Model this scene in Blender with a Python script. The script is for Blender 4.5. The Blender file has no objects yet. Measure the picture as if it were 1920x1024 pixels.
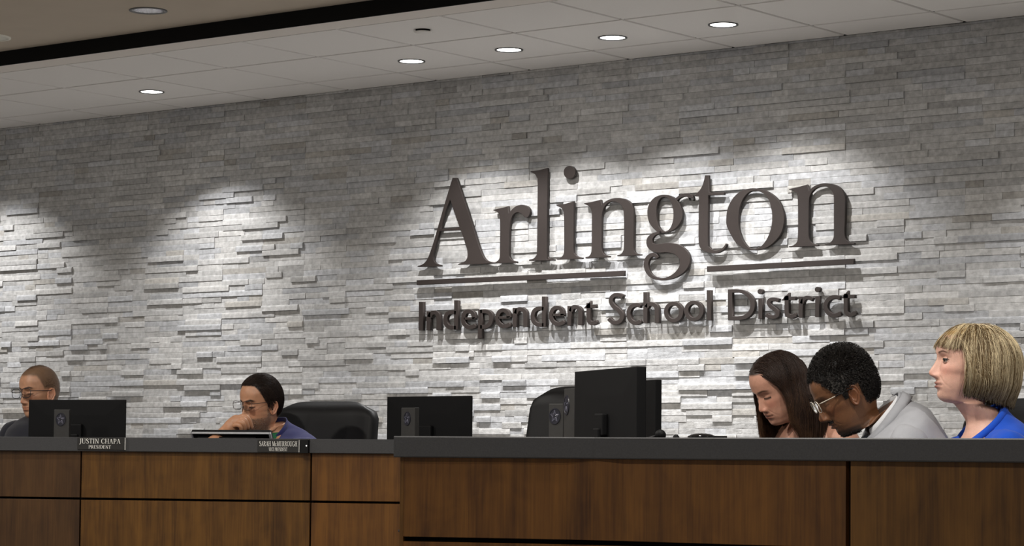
import bpy, bmesh, math, random
import numpy as np
from mathutils import Vector, Matrix, noise as mnoise
random.seed(7); rng = np.random.default_rng(11)
scene = bpy.context.scene
COL = scene.collection
PI = math.pi
def R(d): return math.radians(d)

# ------------------------------------------------------------------ camera
EYE = 1.34
F_PX = 4684.9; CYP = 608.14
CAM = Vector((10.04787, -9.99766, EYE))
c_r = Vector((0.79186158, 0.61063557, 0.00891262)).normalized()
c_f = Vector((-0.6101539, 0.79045104, 0.05384584)).normalized()
c_u = c_r.cross(c_f).normalized(); c_r = c_f.cross(c_u).normalized()
cd = bpy.data.cameras.new('camera'); cam = bpy.data.objects.new('camera', cd); COL.objects.link(cam)
m = Matrix((( c_r.x, c_u.x, -c_f.x, CAM.x), (c_r.y, c_u.y, -c_f.y, CAM.y), (c_r.z, c_u.z, -c_f.z, CAM.z), (0,0,0,1)))
cam.matrix_world = m
cd.sensor_fit = 'HORIZONTAL'; cd.sensor_width = 36.0
cd.lens = F_PX*36.0/1920.0
cd.shift_y = (CYP-512.0)/1920.0
cd.clip_start = 0.05; cd.clip_end = 60
scene.camera = cam

def ray(px, py):
    return c_f + c_r*((px-960.0)/F_PX) + c_u*((CYP-py)/F_PX)
def at(px, py, t):            # world point seen at pixel, t metres ahead of the camera
    return CAM + ray(px, py)*t
def at_y(px, py, y):
    d = ray(px, py); return CAM + d*((y-CAM.y)/d.y)
def at_z(px, py, z):
    d = ray(px, py); return CAM + d*((z-CAM.z)/d.z)
def plan(px, t, z):           # point in column px, t ahead, at height z
    d = ray(px, 860.0); p = CAM + d*t
    # keep column px: iterate for the slight roll
    for _ in range(4):
        v = p - CAM
        q = 960 + F_PX*v.dot(c_r)/v.dot(c_f)
        p = p + c_r*((px-q)/F_PX*t)
        p.z = z
    return p
CR = Vector((c_r.x, c_r.y, 0)).normalized()      # image right, level
CF = Vector((c_f.x, c_f.y, 0)).normalized()      # away from camera, level
UP = Vector((0,0,1))

# ------------------------------------------------------------------ materials
def newmat(name):
    m = bpy.data.materials.new(name); m.use_nodes = True
    nt = m.node_tree; b = nt.nodes['Principled BSDF']
    return m, nt, b
def mat(name, col, rough=0.5, metal=0.0, bump=0.0, bscale=200.0, var=0.0, vscale=20.0, spec=0.5, emit=None, estr=0.0, attr=None, sheen=0.0, sss=0.0, stretch=None):
    m, nt, b = newmat(name)
    b.inputs['Base Color'].default_value = (*col, 1)
    b.inputs['Roughness'].default_value = rough
    b.inputs['Metallic'].default_value = metal
    b.inputs['Specular IOR Level'].default_value = spec
    if sheen: b.inputs['Sheen Weight'].default_value = sheen
    if sss:
        b.inputs['Subsurface Weight'].default_value = sss
        b.inputs['Subsurface Radius'].default_value = (0.010, 0.004, 0.002)
        b.inputs['Subsurface Scale'].default_value = 0.6
    if emit:
        b.inputs['Emission Color'].default_value = (*emit, 1); b.inputs['Emission Strength'].default_value = estr
    tc = nt.nodes.new('ShaderNodeTexCoord'); src = tc.outputs['Object']
    if stretch:
        mp = nt.nodes.new('ShaderNodeMapping'); mp.inputs['Scale'].default_value = stretch
        nt.links.new(src, mp.inputs['Vector']); src = mp.outputs['Vector']
    colsock = None
    if attr:
        a = nt.nodes.new('ShaderNodeAttribute'); a.attribute_name = attr; colsock = a.outputs['Color']
    if var > 0 or attr:
        n = nt.nodes.new('ShaderNodeTexNoise'); n.inputs['Scale'].default_value = vscale; n.inputs['Detail'].default_value = 6
        nt.links.new(src, n.inputs['Vector'])
        mr = nt.nodes.new('ShaderNodeMapRange'); mr.inputs['From Min'].default_value = .25; mr.inputs['From Max'].default_value = .75
        mr.inputs['To Min'].default_value = 1-var; mr.inputs['To Max'].default_value = 1+var
        nt.links.new(n.outputs['Fac'], mr.inputs['Value'])
        mx = nt.nodes.new('ShaderNodeVectorMath'); mx.operation = 'SCALE'
        if colsock: nt.links.new(colsock, mx.inputs[0])
        else: mx.inputs[0].default_value = col
        nt.links.new(mr.outputs['Result'], mx.inputs['Scale'])
        nt.links.new(mx.outputs['Vector'], b.inputs['Base Color'])
    if bump > 0:
        n2 = nt.nodes.new('ShaderNodeTexNoise'); n2.inputs['Scale'].default_value = bscale; n2.inputs['Detail'].default_value = 4
        nt.links.new(src, n2.inputs['Vector'])
        bp = nt.nodes.new('ShaderNodeBump'); bp.inputs['Strength'].default_value = bump; bp.inputs['Distance'].default_value = 0.002
        nt.links.new(n2.outputs['Fac'], bp.inputs['Height']); nt.links.new(bp.outputs['Normal'], b.inputs['Normal'])
    return m

M = {}
M['stone'] = mat('stacked_stone', (.5,.5,.5), .85, bump=.6, bscale=160, var=.24, vscale=46, attr='tint', spec=.3)
M['tile'] = mat('ceiling_tile', (.80,.775,.745), .95, bump=.25, bscale=350, var=.03, vscale=300, spec=.15)
M['grid'] = mat('ceiling_grid', (.05,.048,.045), .8)
M['strip'] = mat('soffit_paint', (.74,.69,.64), .9, bump=.1, bscale=200)
M['tan'] = mat('tan_ceiling_paint', (.50,.43,.345), .95, bump=.1, bscale=220, var=.03, vscale=6)
M['blackpaint'] = mat('black_fascia_paint', (.006,.006,.006), .8, spec=.15)
M['floor'] = mat('carpet', (.27,.26,.25), .95, bump=.5, bscale=300)
M['bronze'] = mat('brown_sign_metal', (.032,.0245,.022), .55, bump=.25, bscale=420, var=.05, vscale=60, spec=.35)
M['lens'] = mat('lamp_lens', (.9,.9,.9), .4, emit=(1,.97,.93), estr=9.0)
M['trimring'] = mat('lamp_ring', (.12,.12,.12), .45)
M['chrome'] = mat('reflector', (.75,.75,.77), .22, metal=1.0)
M['whitegrille'] = mat('speaker_grille', (.85,.83,.75), .8, bump=.4, bscale=900)
M['counter'] = mat('charcoal_counter', (.034,.034,.036), .55, bump=.15, bscale=600, var=.18, vscale=260, spec=.4)
M['black'] = mat('black_plastic', (.005,.005,.0055), .45, bump=.1, bscale=900, spec=.2)
M['blackmatte'] = mat('black_matte_plastic', (.0045,.0045,.005), .6, bump=.2, bscale=1200, spec=.14)
M['gap'] = mat('dark_gap', (.004,.003,.003), .9, spec=.1)
M['leather'] = mat('black_leather', (.005,.005,.0055), .5, bump=.15, bscale=260, spec=.22)
M['greymetal'] = mat('grey_metal', (.036,.035,.034), .5, metal=.0, spec=.25, var=.08, vscale=90)
M['silver'] = mat('silver_plastic', (.42,.43,.45), .4, metal=.3)
M['emblem'] = mat('emblem_dark', (.012,.012,.02), .4)
M['star'] = mat('emblem_star', (.11,.11,.15), .4)
M['placard'] = mat('placard_black', (.018,.017,.016), .35)
M['acrylic'] = mat('acrylic_edge', (.5,.5,.48), .25)
M['lettering'] = mat('white_lettering', (.75,.74,.70), .5)
M['led'] = mat('tiny_led', (.8,.8,.8), .4, emit=(1,1,1), estr=.5)

def wood_mat(name, dark, light, seed):
    m, nt, b = newmat(name)
    tc = nt.nodes.new('ShaderNodeTexCoord')
    mp = nt.nodes.new('ShaderNodeMapping'); mp.inputs['Scale'].default_value = (9,9,.7); mp.inputs['Location'].default_value = (seed, seed*2.1, seed*.7)
    nt.links.new(tc.outputs['Object'], mp.inputs['Vector'])
    n1 = nt.nodes.new('ShaderNodeTexNoise'); n1.inputs['Scale'].default_value = 2.2; n1.inputs['Detail'].default_value = 5; n1.inputs['Distortion'].default_value = .6
    nt.links.new(mp.outputs['Vector'], n1.inputs['Vector'])
    mp2 = nt.nodes.new('ShaderNodeMapping'); mp2.inputs['Scale'].default_value = (60,60,2.0)
    nt.links.new(tc.outputs['Object'], mp2.inputs['Vector'])
    n2 = nt.nodes.new('ShaderNodeTexNoise'); n2.inputs['Scale'].default_value = 3.0; n2.inputs['Detail'].default_value = 8
    nt.links.new(mp2.outputs['Vector'], n2.inputs['Vector'])
    mp3 = nt.nodes.new('ShaderNodeMapping'); mp3.inputs['Scale'].default_value = (5,5,4); mp3.inputs['Location'].default_value = (seed*3, 0, 1)
    nt.links.new(tc.outputs['Object'], mp3.inputs['Vector'])
    n3 = nt.nodes.new('ShaderNodeTexNoise'); n3.inputs['Scale'].default_value = 1.6; n3.inputs['Detail'].default_value = 3; n3.inputs['Distortion'].default_value = 1.2
    nt.links.new(mp3.outputs['Vector'], n3.inputs['Vector'])
    def mul(sock, k):
        q = nt.nodes.new('ShaderNodeMath'); q.operation = 'MULTIPLY'; q.inputs[1].default_value = k; nt.links.new(sock, q.inputs[0]); return q.outputs[0]
    def add(a, c):
        q = nt.nodes.new('ShaderNodeMath'); q.operation = 'ADD'; nt.links.new(a, q.inputs[0]); nt.links.new(c, q.inputs[1]); return q.outputs[0]
    s = add(add(mul(n1.outputs['Fac'], .5), mul(n2.outputs['Fac'], .28)), mul(n3.outputs['Fac'], .22))
    cr = nt.nodes.new('ShaderNodeValToRGB')
    cr.color_ramp.elements[0].position = .36; cr.color_ramp.elements[0].color = (*dark, 1)
    cr.color_ramp.elements[1].position = .64; cr.color_ramp.elements[1].color = (*light, 1)
    nt.links.new(s, cr.inputs['Fac']); nt.links.new(cr.outputs['Color'], b.inputs['Base Color'])
    b.inputs['Roughness'].default_value = .42; b.inputs['Specular IOR Level'].default_value = .3
    return m
M['wood_a'] = wood_mat('walnut_veneer', (.040,.0165,.0035), (.125,.056,.010), 1.3)
M['wood_b'] = wood_mat('walnut_veneer_reddish', (.046,.017,.004), (.135,.056,.010), 5.1)
M['wood_c'] = wood_mat('walnut_veneer_dark', (.032,.015,.006), (.075,.036,.012), 8.4)

# ------------------------------------------------------------------ object helpers
def tag(o, label=None, cat=None, group=None, kind=None):
    if label: o['label'] = label
    if cat: o['category'] = cat
    if group: o['group'] = group
    if kind: o['kind'] = kind
    return o
def empty(name, loc, label, cat, group=None, rot=(0,0,0)):
    o = bpy.data.objects.new(name, None); COL.objects.link(o); o.location = loc; o.rotation_euler = rot
    o.empty_display_size = .1
    return tag(o, label, cat, group)
def link(name, me, material=None, parent=None, smooth=False, label=None):
    """mesh with world coordinates; when parented, kept in place"""
    o = bpy.data.objects.new(name, me); COL.objects.link(o)
    if material is not None and len(me.materials) == 0: me.materials.append(material)
    if smooth:
        me.polygons.foreach_set('use_smooth', [True]*len(me.polygons))
    if parent is not None:
        o.parent = parent; o.matrix_parent_inverse = world_of(parent).inverted()
    if label: o['label'] = label
    return o
def world_of(o):
    m = Matrix.LocRotScale(o.location, o.rotation_euler, o.scale)
    if o.parent: m = world_of(o.parent) @ o.matrix_parent_inverse @ m
    return m
def mesh_from(name, verts, faces):
    me = bpy.data.meshes.new(name); me.from_pydata([tuple(v) for v in verts], [], [tuple(f) for f in faces]); me.update(); return me
def bm_mesh(name, bm):
    bmesh.ops.recalc_face_normals(bm, faces=bm.faces)
    me = bpy.data.meshes.new(name); bm.to_mesh(me); bm.free(); return me
def add_box(bm, c, size, rot=None, bevel=0.0, seg=2):
    """box centre c, size, rot Matrix 3x3"""
    r = bmesh.ops.create_cube(bm, size=1.0); vs = r['verts']
    mt = Matrix.Translation(Vector(c)) @ (rot.to_4x4() if rot is not None else Matrix.Identity(4)) @ Matrix.Diagonal((*size, 1))
    bmesh.ops.transform(bm, matrix=mt, verts=vs)
    if bevel > 0:
        es = list({e for v in vs for e in v.link_edges})
        bmesh.ops.bevel(bm, geom=es, offset=bevel, segments=seg, affect='EDGES', profile=.5)
def frame(fwd, up=UP):
    """matrix with local x = right, y = fwd(away), z = up"""
    y = Vector(fwd).normalized(); x = y.cross(Vector(up)).normalized(); z = x.cross(y).normalized()
    return Matrix(((x.x,y.x,z.x),(x.y,y.y,z.y),(x.z,y.z,z.z)))
def add_lathe(bm, prof, c, axis=UP, n=32, cap0=True, cap1=True):
    """prof list (r, h) along axis from c"""
    a = Vector(axis).normalized(); t = a.orthogonal().normalized(); s = a.cross(t)
    rings = []
    for r, h in prof:
        rings.append([bm.verts.new(Vector(c)+a*h+(t*math.cos(2*PI*i/n)+s*math.sin(2*PI*i/n))*r) for i in range(n)])
    for k in range(len(rings)-1):
        for i in range(n):
            j = (i+1) % n
            bm.faces.new((rings[k][i], rings[k][j], rings[k+1][j], rings[k+1][i]))
    if cap0: bm.faces.new(rings[0][::-1])
    if cap1: bm.faces.new(rings[-1])
def add_tube(bm, pts, rad, n=10):
    pts = [Vector(p) for p in pts]; rr = rad if isinstance(rad, (list,tuple)) else [rad]*len(pts)
    rings = []; prev = None
    for i, p in enumerate(pts):
        d = (pts[min(i+1,len(pts)-1)]-pts[max(i-1,0)]).normalized()
        t = d.orthogonal().normalized() if prev is None else (prev - d*prev.dot(d)).normalized()
        prev = t; s = d.cross(t)
        rings.append([bm.verts.new(p+(t*math.cos(2*PI*k/n)+s*math.sin(2*PI*k/n))*rr[i]) for k in range(n)])
    for a in range(len(rings)-1):
        for k in range(n):
            j = (k+1) % n; bm.faces.new((rings[a][k], rings[a][j], rings[a+1][j], rings[a+1][k]))
    bm.faces.new(rings[0][::-1]); bm.faces.new(rings[-1])
def catmull(P, per=8, closed=False):
    P = [np.array(p, float) for p in P]; n = len(P); out = []
    rng_ = range(n) if closed else range(n-1)
    for i in rng_:
        if closed: a, b, c, d = P[(i-1)%n], P[i], P[(i+1)%n], P[(i+2)%n]
        else: a, b, c, d = P[max(i-1,0)], P[i], P[min(i+1,n-1)], P[min(i+2,n-1)]
        for k in range(per):
            t = k/per
            out.append(.5*((2*b)+(-a+c)*t+(2*a-5*b+4*c-d)*t*t+(-a+3*b-3*c+d)*t**3))
    if not closed: out.append(P[-1])
    return out

# ------------------------------------------------------------------ the room
Z_C = EYE + 1.965      # tile ceiling
X0, X1 = -3.4, 8.4
# stone wall: ledger panels, five rows high, staggered by half a panel
def stone_wall():
    V = []; Fc = []; T = []
    rh = 0.0305; nrow = int((Z_C)/rh)+1
    rr = random.Random(5)
    def stone(x0, x1, z0, z1, dep, tint):
        z1 = min(z1, Z_C)
        if z1-z0 < .004 or x1-x0 < .004: return
        nx = max(2, int((x1-x0)/.03)+1); base = len(V)
        g = .0003
        ch = .0005+.30*dep; prof = [(0.0, 0.0), (.04, .0), (.35, .0), (.7, .0), (.92, ch*.25), (1.0, ch)]   # (height fraction, setback): the upper arris is worn
        slope = rr.uniform(-.0016, .0016)
        rows = []
        rows.append([(x0+g+(x1-x0-2*g)*i/(nx-1), 0.0, z0+g) for i in range(nx)])
        for hf, sb in prof:
            row = []
            for i in range(nx):
                x = x0+g+(x1-x0-2*g)*i/(nx-1); z = z0+g+(z1-z0-2*g)*hf
                nz = mnoise.noise(Vector((x*35, dep*900, z*60)))*.0009 + mnoise.noise(Vector((x*11, 3, z*22)))*.0010
                jz = mnoise.noise(Vector((x*40, 7.7, z*40)))*.0007 if hf in (0.0, 1.0) else 0
                row.append((x, -(.010+dep)+sb+nz+slope*(hf-.5), z+jz))
            rows.append(row)
        rows.append([(x0+g+(x1-x0-2*g)*i/(nx-1), 0.0, z1-g) for i in range(nx)])
        for r_ in rows: V.extend(r_)
        m_ = len(rows)
        for a in range(m_-1):
            for i in range(nx-1):
                q = base+a*nx+i
                Fc.append((q, q+1, q+nx+1, q+nx)); T.append(tint)
        for side, rev in ((0, False), (nx-1, True)):
            loop = [base+a*nx+side for a in range(m_)]
            Fc.append(tuple(loop if rev else loop[::-1])); T.append(tint)
    for row in range(nrow):
        course = row//5; z0 = row*rh; z1 = z0+rh
        k0 = int(X0/.61)-2
        x = (k0+.5*(course % 2))*.61
        while x < X1:
            pr = random.Random(course*1000+int(round(x*100))*7+row)   # stones of this panel row
            panel = random.Random(course*77+int(round(x*100)))
            pbase = panel.uniform(0, .0035); ptint = panel.uniform(-.03, .03)
            cuts = [0.0]; 
            while cuts[-1] < .61-.09: cuts.append(cuts[-1]+pr.choice([.09,.12,.15,.2,.27,.33]))
            cuts = [c for c in cuts if c < .54]+[.61]
            for a, b in zip(cuts[:-1], cuts[1:]):
                d = pbase + pr.choice([0,0,0,.0005,.001,.001,.002,.003,.0045,.007,.011])
                v = .47+ptint+pr.gauss(0, .045); hue = pr.random()
                if hue < .25: t = (v*.965, v*.98, v*1.01)
                elif hue < .5: t = (v*1.01, v*1.0, v*.98)
                elif hue < .54: t = (v*.84, v*.81, v*.76)
                else: t = (v*1.0, v*.995, v*.985)
                if x+b > X0 and x+a < X1: stone(max(x+a, X0), min(x+b, X1), z0, z1, d, t)
            x += .61
    me = mesh_from('wall_back', V, Fc)
    at_ = me.attributes.new('tint', 'FLOAT_COLOR', 'FACE')
    arr = np.ones((len(T), 4), np.float32); arr[:, :3] = np.array(T); at_.data.foreach_set('color', arr.ravel())
    o = link('wall_back', me, M['stone']); o['kind'] = 'structure'
    bm = bmesh.new(); add_box(bm, ((X0+X1)/2, .08, Z_C/2+.1), (X1-X0, .15, Z_C+.2))
    k = link('backing', bm_mesh('backing', bm), M['gap'], o)
    return o
stone_wall()

# ceiling over the dais: lay-in tiles, 0.61 m module
def tiles():
    YL = [0.0, -.325, -.935, -1.484]
    bm = bmesh.new()
    g = .0065; j0 = int(X0/.61)-1; j1 = int(X1/.61)+2
    for a in range(3):
        ya, yb = YL[a], YL[a+1]
        for j in range(j0, j1):
            xa, xb = j*.61, (j+1)*.61
            y_hi = ya-(g if a else .012); y_lo = yb+g
            # tile: face with a small chamfer towards the grid
            z = Z_C; zt = Z_C+.007; c = .004
            lo = [(xa+g+c, y_lo+c), (xb-g-c, y_lo+c), (xb-g-c, y_hi-c), (xa+g+c, y_hi-c)]
            hi = [(xa+g, y_lo), (xb-g, y_lo), (xb-g, y_hi), (xa+g, y_hi)]
            vl = [bm.verts.new((p[0], p[1], z)) for p in lo]; vh = [bm.verts.new((p[0], p[1], zt)) for p in hi]
            bm.faces.new(vl)
            for i in range(4): bm.faces.new((vl[i], vl[(i+1)%4], vh[(i+1)%4], vh[i]))
    o = link('ceiling', bm_mesh('ceiling', bm), M['tile']); o['kind'] = 'structure'
    bm = bmesh.new(); add_box(bm, ((X0+X1)/2, -.742, Z_C+.04), (X1-X0, 1.484, .067))
    link('ceiling_grid', bm_mesh('ceiling_grid', bm), M['grid'], o)
    bm = bmesh.new(); add_box(bm, ((X0+X1)/2, -1.5605, Z_C+.045), (X1-X0, .149, .09))
    link('soffit_strip', bm_mesh('soffit_strip', bm), M['strip'], o)
    bm = bmesh.new(); add_box(bm, ((X0+X1)/2, -1.640, Z_C+.040), (X1-X0, .010, .080))
    s = link('trim_1', bm_mesh('trim_1', bm), M['blackpaint']); s['kind'] = 'structure'
    bm = bmesh.new(); add_box(bm, ((X0+X1)/2, -.006, Z_C-.004), (X1-X0, .011, .008))
    return o
tiles()
Z_T = Z_C+.072
CAN = at_z(278, 19.5, Z_T); CAN_R = .083
def tan_ceiling():
    bm = bmesh.new()
    ya, yb = -1.645, -12.5
    outer = [bm.verts.new((X0-2, ya, Z_T)), bm.verts.new((X1+6, ya, Z_T)), bm.verts.new((X1+6, yb, Z_T)), bm.verts.new((X0-2, yb, Z_T))]
    ed = [bm.edges.new((outer[i], outer[(i+1)%4])) for i in range(4)]
    n = 40; cir = [bm.verts.new((CAN.x+CAN_R*math.cos(2*PI*i/n), CAN.y+CAN_R*math.sin(2*PI*i/n), Z_T)) for i in range(n)]
    ed += [bm.edges.new((cir[i], cir[(i+1)%n])) for i in range(n)]
    bmesh.ops.triangle_fill(bm, edges=ed, use_beauty=True)
    o = link('ceiling_main', bm_mesh('ceiling_main', bm), M['tan']); o['kind'] = 'structure'
tan_ceiling()
bm = bmesh.new(); add_box(bm, (4, -6, -.05), (18, 13, .1))
o = link('floor', bm_mesh('floor', bm), M['floor']); o['kind'] = 'structure'
DAIS = .30
# raised platform behind the counters
bm = bmesh.new(); add_box(bm, (2.0, -1.80, DAIS/2), (10.4, 3.58, DAIS))
o = link('floor_platform', bm_mesh('floor_platform', bm), M['floor']); o['kind'] = 'structure'

# ------------------------------------------------------------------ ceiling fittings
YLAMP = -.580
def downlight(x, label, real=True):
    e = empty('downlight', (x, YLAMP, Z_C), label, 'ceiling light', 'recessed downlights in the tile ceiling')
    bm = bmesh.new(); add_lathe(bm, [(.0585,.0),(.0585,-.004),(.0685,-.005),(.0685,.001)], (x, YLAMP, Z_C), n=40, cap0=False, cap1=False)
    link('trim_ring', bm_mesh('trim_ring', bm), M['trimring'], e, True)
    bm = bmesh.new(); add_lathe(bm, [(.0595,-.0012),(.0, -.0022)], (x, YLAMP, Z_C), n=40, cap0=False, cap1=False)
    link('lens', bm_mesh('lens', bm), M['lens'], e, True)
    return e
LAMPX = [.305, .305+3*.61, .305+4*.61, .305+5*.61, .305+6*.61]
LL = ['glowing downlight standing alone at the far left of the tile ceiling',
      'glowing downlight nearest the small flat ceiling disc, above the start of the sign',
      'glowing downlight, second from the left in the row of four above the sign',
      'glowing downlight, third from the left in the row of four above the sign',
      'glowing downlight, rightmost one above the end of the sign']
for x, l in zip(LAMPX, LL): downlight(x, l)
# recessed can in the tan ceiling: open, with a mirrored reflector
e = empty('recessed_can_light', (CAN.x, CAN.y, Z_T), 'round can light with a ribbed silver reflector in the tan ceiling', 'ceiling light')
bm = bmesh.new(); add_lathe(bm, [(CAN_R-.011,.002),(CAN_R-.010,-.004),(CAN_R+.004,-.004),(CAN_R+.004,.0)], (CAN.x, CAN.y, Z_T), n=48, cap0=False, cap1=False)
link('trim_ring', bm_mesh('trim_ring', bm), M['trimring'], e, True)
bm = bmesh.new()
n = 44; prof = [(CAN_R-.011, 0), (CAN_R-.013, .03), (CAN_R-.020, .07), (CAN_R-.034, .11)]
rings = []
for r, h in prof:
    rings.append([bm.verts.new((CAN.x+(r+(.0016 if i%2 else -.0016))*math.cos(2*PI*i/n), CAN.y+(r+(.0016 if i%2 else -.0016))*math.sin(2*PI*i/n), Z_T+h)) for i in range(n)])
for k in range(3):
    for i in range(n): bm.faces.new((rings[k][i], rings[k][(i+1)%n], rings[k+1][(i+1)%n], rings[k+1][i]))
link('reflector', bm_mesh('reflector', bm), M['chrome'], e, True)
bm = bmesh.new(); add_lathe(bm, [(.047,.108),(.0,.112)], (CAN.x, CAN.y, Z_T), n=32, cap0=False, cap1=False)
link('lamp', bm_mesh('lamp', bm), mat('can_lamp', (.8,.8,.8), .4, emit=(1,.96,.9), estr=22), e)
# speaker disc
SP = at_z(-23, 69, Z_T)
e = empty('ceiling_speaker', SP, 'round pale ceiling speaker at the left edge of the tan ceiling', 'speaker')
bm = bmesh.new(); add_lathe(bm, [(.112,.0),(.112,-.006),(.098,-.008),(.098,-.004)], SP, n=48, cap0=False, cap1=False); link('rim', bm_mesh('rim', bm), M['whitegrille'], e, True)
bm = bmesh.new(); add_lathe(bm, [(.098,-.004),(.05,-.0055),(.0,-.006)], SP, n=48, cap0=False, cap1=False); link('grille', bm_mesh('grille', bm), mat('grille_cloth', (.75,.74,.66), .9, bump=.6, bscale=1500), e, True)
# small flat disc (sprinkler cover)
SD = at_z(793, 60.5, Z_C-.012)
e = empty('sprinkler_cover', (SD.x, SD.y, Z_C), 'small flat round cover plate on the ceiling tile above the sign', 'sprinkler')
bm = bmesh.new(); add_lathe(bm, [(.038,-.0095),(.0405,-.0095),(.0405,-.012),(.0,-.0125)], (SD.x, SD.y, Z_C), n=40, cap0=False, cap1=False); link('cover_plate', bm_mesh('cover_plate', bm), M['tile'], e, True)
bm = bmesh.new(); add_lathe(bm, [(.034,.0),(.034,-.0095)], (SD.x, SD.y, Z_C), n=40); link('collar', bm_mesh('collar', bm), M['gap'], e, True)

# ------------------------------------------------------------------ sign on the wall
YF = -.044; YB = -.027
def wall2(px, py, y=YF):
    p = at_y(px, py, y); return (p.x, p.z)
def outline(pts, off, sc, y=YF):
    """pts: (x,y) corner or (x,y,1) smooth, crop coordinates -> list of wall (x,z)"""
    n = len(pts); corners = [i for i, p in enumerate(pts) if len(p) == 2]
    res = []
    if not corners: res = catmull([p[:2] for p in pts], 6, True)
    else:
        for a, b in zip(corners, corners[1:]+[corners[0]+n]):
            seg = [pts[i % n][:2] for i in range(a, b+1)]
            res += (catmull(seg, 6)[:-1] if len(seg) > 2 else [np.array(seg[0], float)])
    return [wall2(off[0]+p[0]/sc, off[1]+p[1]/sc, y) for p in res]
def stroke(pts, w, off, sc, per=8, y=YF, round_end=False):
    """variable width stroke -> wall outline; pts (x,y) or (x,y,halfwidth)"""
    P = [(p[0], p[1], p[2] if len(p) > 2 else w) for p in pts]
    C = catmull(P, per) if len(P) > 2 else [np.array(p, float) for p in P]
    L, Rr = [], []
    for i, p in enumerate(C):
        d = C[min(i+1, len(C)-1)][:2]-C[max(i-1, 0)][:2]; d = d/np.linalg.norm(d); nrm = np.array([-d[1], d[0]])
        L.append(p[:2]+nrm*p[2]); Rr.append(p[:2]-nrm*p[2])
    poly = L+Rr[::-1]
    return [wall2(off[0]+p[0]/sc, off[1]+p[1]/sc, y) for p in poly]
def ell(cx, cy, rx, ry, off, sc, n=40, y=YF):
    return [wall2(off[0]+(cx+rx*math.cos(2*PI*i/n))/sc, off[1]+(cy+ry*math.sin(2*PI*i/n))/sc, y) for i in range(n)]
def slab(name, groups, parent, material, yf=YF, yb=YB, label=None, bev=.0012):
    """groups: list of lists of closed outlines (holes by overlap); solid letter"""
    bmo = bmesh.new()
    for g in groups:
        cu = bpy.data.curves.new('tmp', 'CURVE'); cu.dimensions = '2D'; cu.fill_mode = 'BOTH'; cu.extrude = (yb-yf)/2-bev; cu.bevel_depth = bev; cu.bevel_resolution = 1; cu.offset = -bev
        for o_ in g:
            sp = cu.splines.new('POLY'); sp.points.add(len(o_)-1); sp.use_cyclic_u = True
            for i, q in enumerate(o_): sp.points[i].co = (q[0], q[1], 0, 1)
        ob = bpy.data.objects.new('tmp', cu); COL.objects.link(ob)
        dg = bpy.context.evaluated_depsgraph_get(); me = bpy.data.meshes.new_from_object(ob.evaluated_get(dg))
        b2 = bmesh.new(); b2.from_mesh(me); 
        tmp = bpy.data.meshes.new('t2')
        b2.to_mesh(tmp); bmo.from_mesh(tmp); b2.free()
        bpy.data.objects.remove(ob); bpy.data.curves.remove(cu)
    ym = (yf+yb)/2
    for v in bmo.verts: v.co = Vector((v.co.x, ym-v.co.z, v.co.y))
    me = bpy.data.meshes.new(name); bmo.to_mesh(me); bmo.free()
    return link(name, me, material, parent, label=label)

A1 = ((770,320), 5.3875); A2 = ((910,300), 4.879); A3 = ((1030,300), 4.878); A4 = ((1190,320), 4.6556); A5 = ((1340,330), 5.393); A6 = ((1460,320), 5.119)
sg = empty('wall_sign', (3.0, -.03, 2.25), 'large brown serif word with two underline bars on the stone wall', 'sign')
sg2 = empty('wall_sign', (3.0, -.03, 1.9), 'line of three smaller brown sans serif words beneath the large word', 'sign')
S = 1
let = {}
let['A'] = [[outline([(422,72),(463,72),(480,120),(575,400),(635,590),(690,765),(718,835,S),(748,890,S),(790,917,S),(845,926),(845,938),(478,951),(478,943),(530,925,S),(560,900,S),(573,860,S),(570,800),(508,600),(290,612),(240,800,S),(228,850,S),(229,895,S),(252,935,S),(305,955),(303,968),(68,973),(68,963),(120,945,S),(160,905,S),(192,835,S),(240,690),(300,480),(352,300)], *A1),
            outline([(397,290),(495,575),(302,588),(322,530),(355,400)], *A1)]]
let['r'] = [[outline([(72,455),(150,438,S),(207,422),(213,488),(234,462,S),(265,432,S),(305,413,S),(350,411,S),(390,430,S),(408,465,S),(402,503,S),(378,530,S),(358,522,S),(340,500,S),(318,485,S),(290,480,S),(258,497,S),(235,540,S),(224,600,S),(218,700),(216,850,S),(225,895,S),(250,920,S),(286,928),(284,942),(85,946),(85,938),(108,925,S),(127,900,S),(133,850,S),(135,700),(134,560,S),(125,500,S),(105,475,S),(72,462)], *A2)]]
let['l'] = [[outline([(412,103),(490,92,S),(566,72),(568,80),(562,850,S),(572,885,S),(592,902,S),(628,908),(626,920),(398,923),(398,913),(440,900,S),(462,875,S),(471,830,S),(475,500),(477,200,S),(468,160,S),(450,128,S),(412,112)], *A2)]]
let['i'] = [[outline([(65,410),(135,402,S),(219,378),(222,385),(222,600),(220,820,S),(232,862,S),(262,885,S),(300,893),(298,905),(65,912),(65,903),(100,895,S),(125,868,S),(134,820,S),(135,650),(133,500,S),(128,470,S),(108,440,S),(65,420)], *A3)], [ell(183,113,53,60,*A3)]]
let['n'] = [[outline([(318,395),(400,380,S),(469,362),(478,415),(505,385,S),(550,360,S),(610,347,S),(680,353,S),(735,385,S),(765,440,S),(772,500,S),(770,700),(770,800,S),(780,840,S),(800,855,S),(837,862),(835,873),(620,881),(620,871),(652,860,S),(672,835,S),(680,790,S),(682,600),(680,500,S),(672,440,S),(640,398,S),(590,380,S),(545,388,S),(505,425,S),(485,475,S),(478,540,S),(478,700),(476,800,S),(490,850,S),(515,870,S),(550,878),(546,890),(330,901),(330,889),(362,878,S),(380,850,S),(386,800,S),(388,650),(388,500,S),(383,460,S),(363,425,S),(318,403)], *A3)]]
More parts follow.
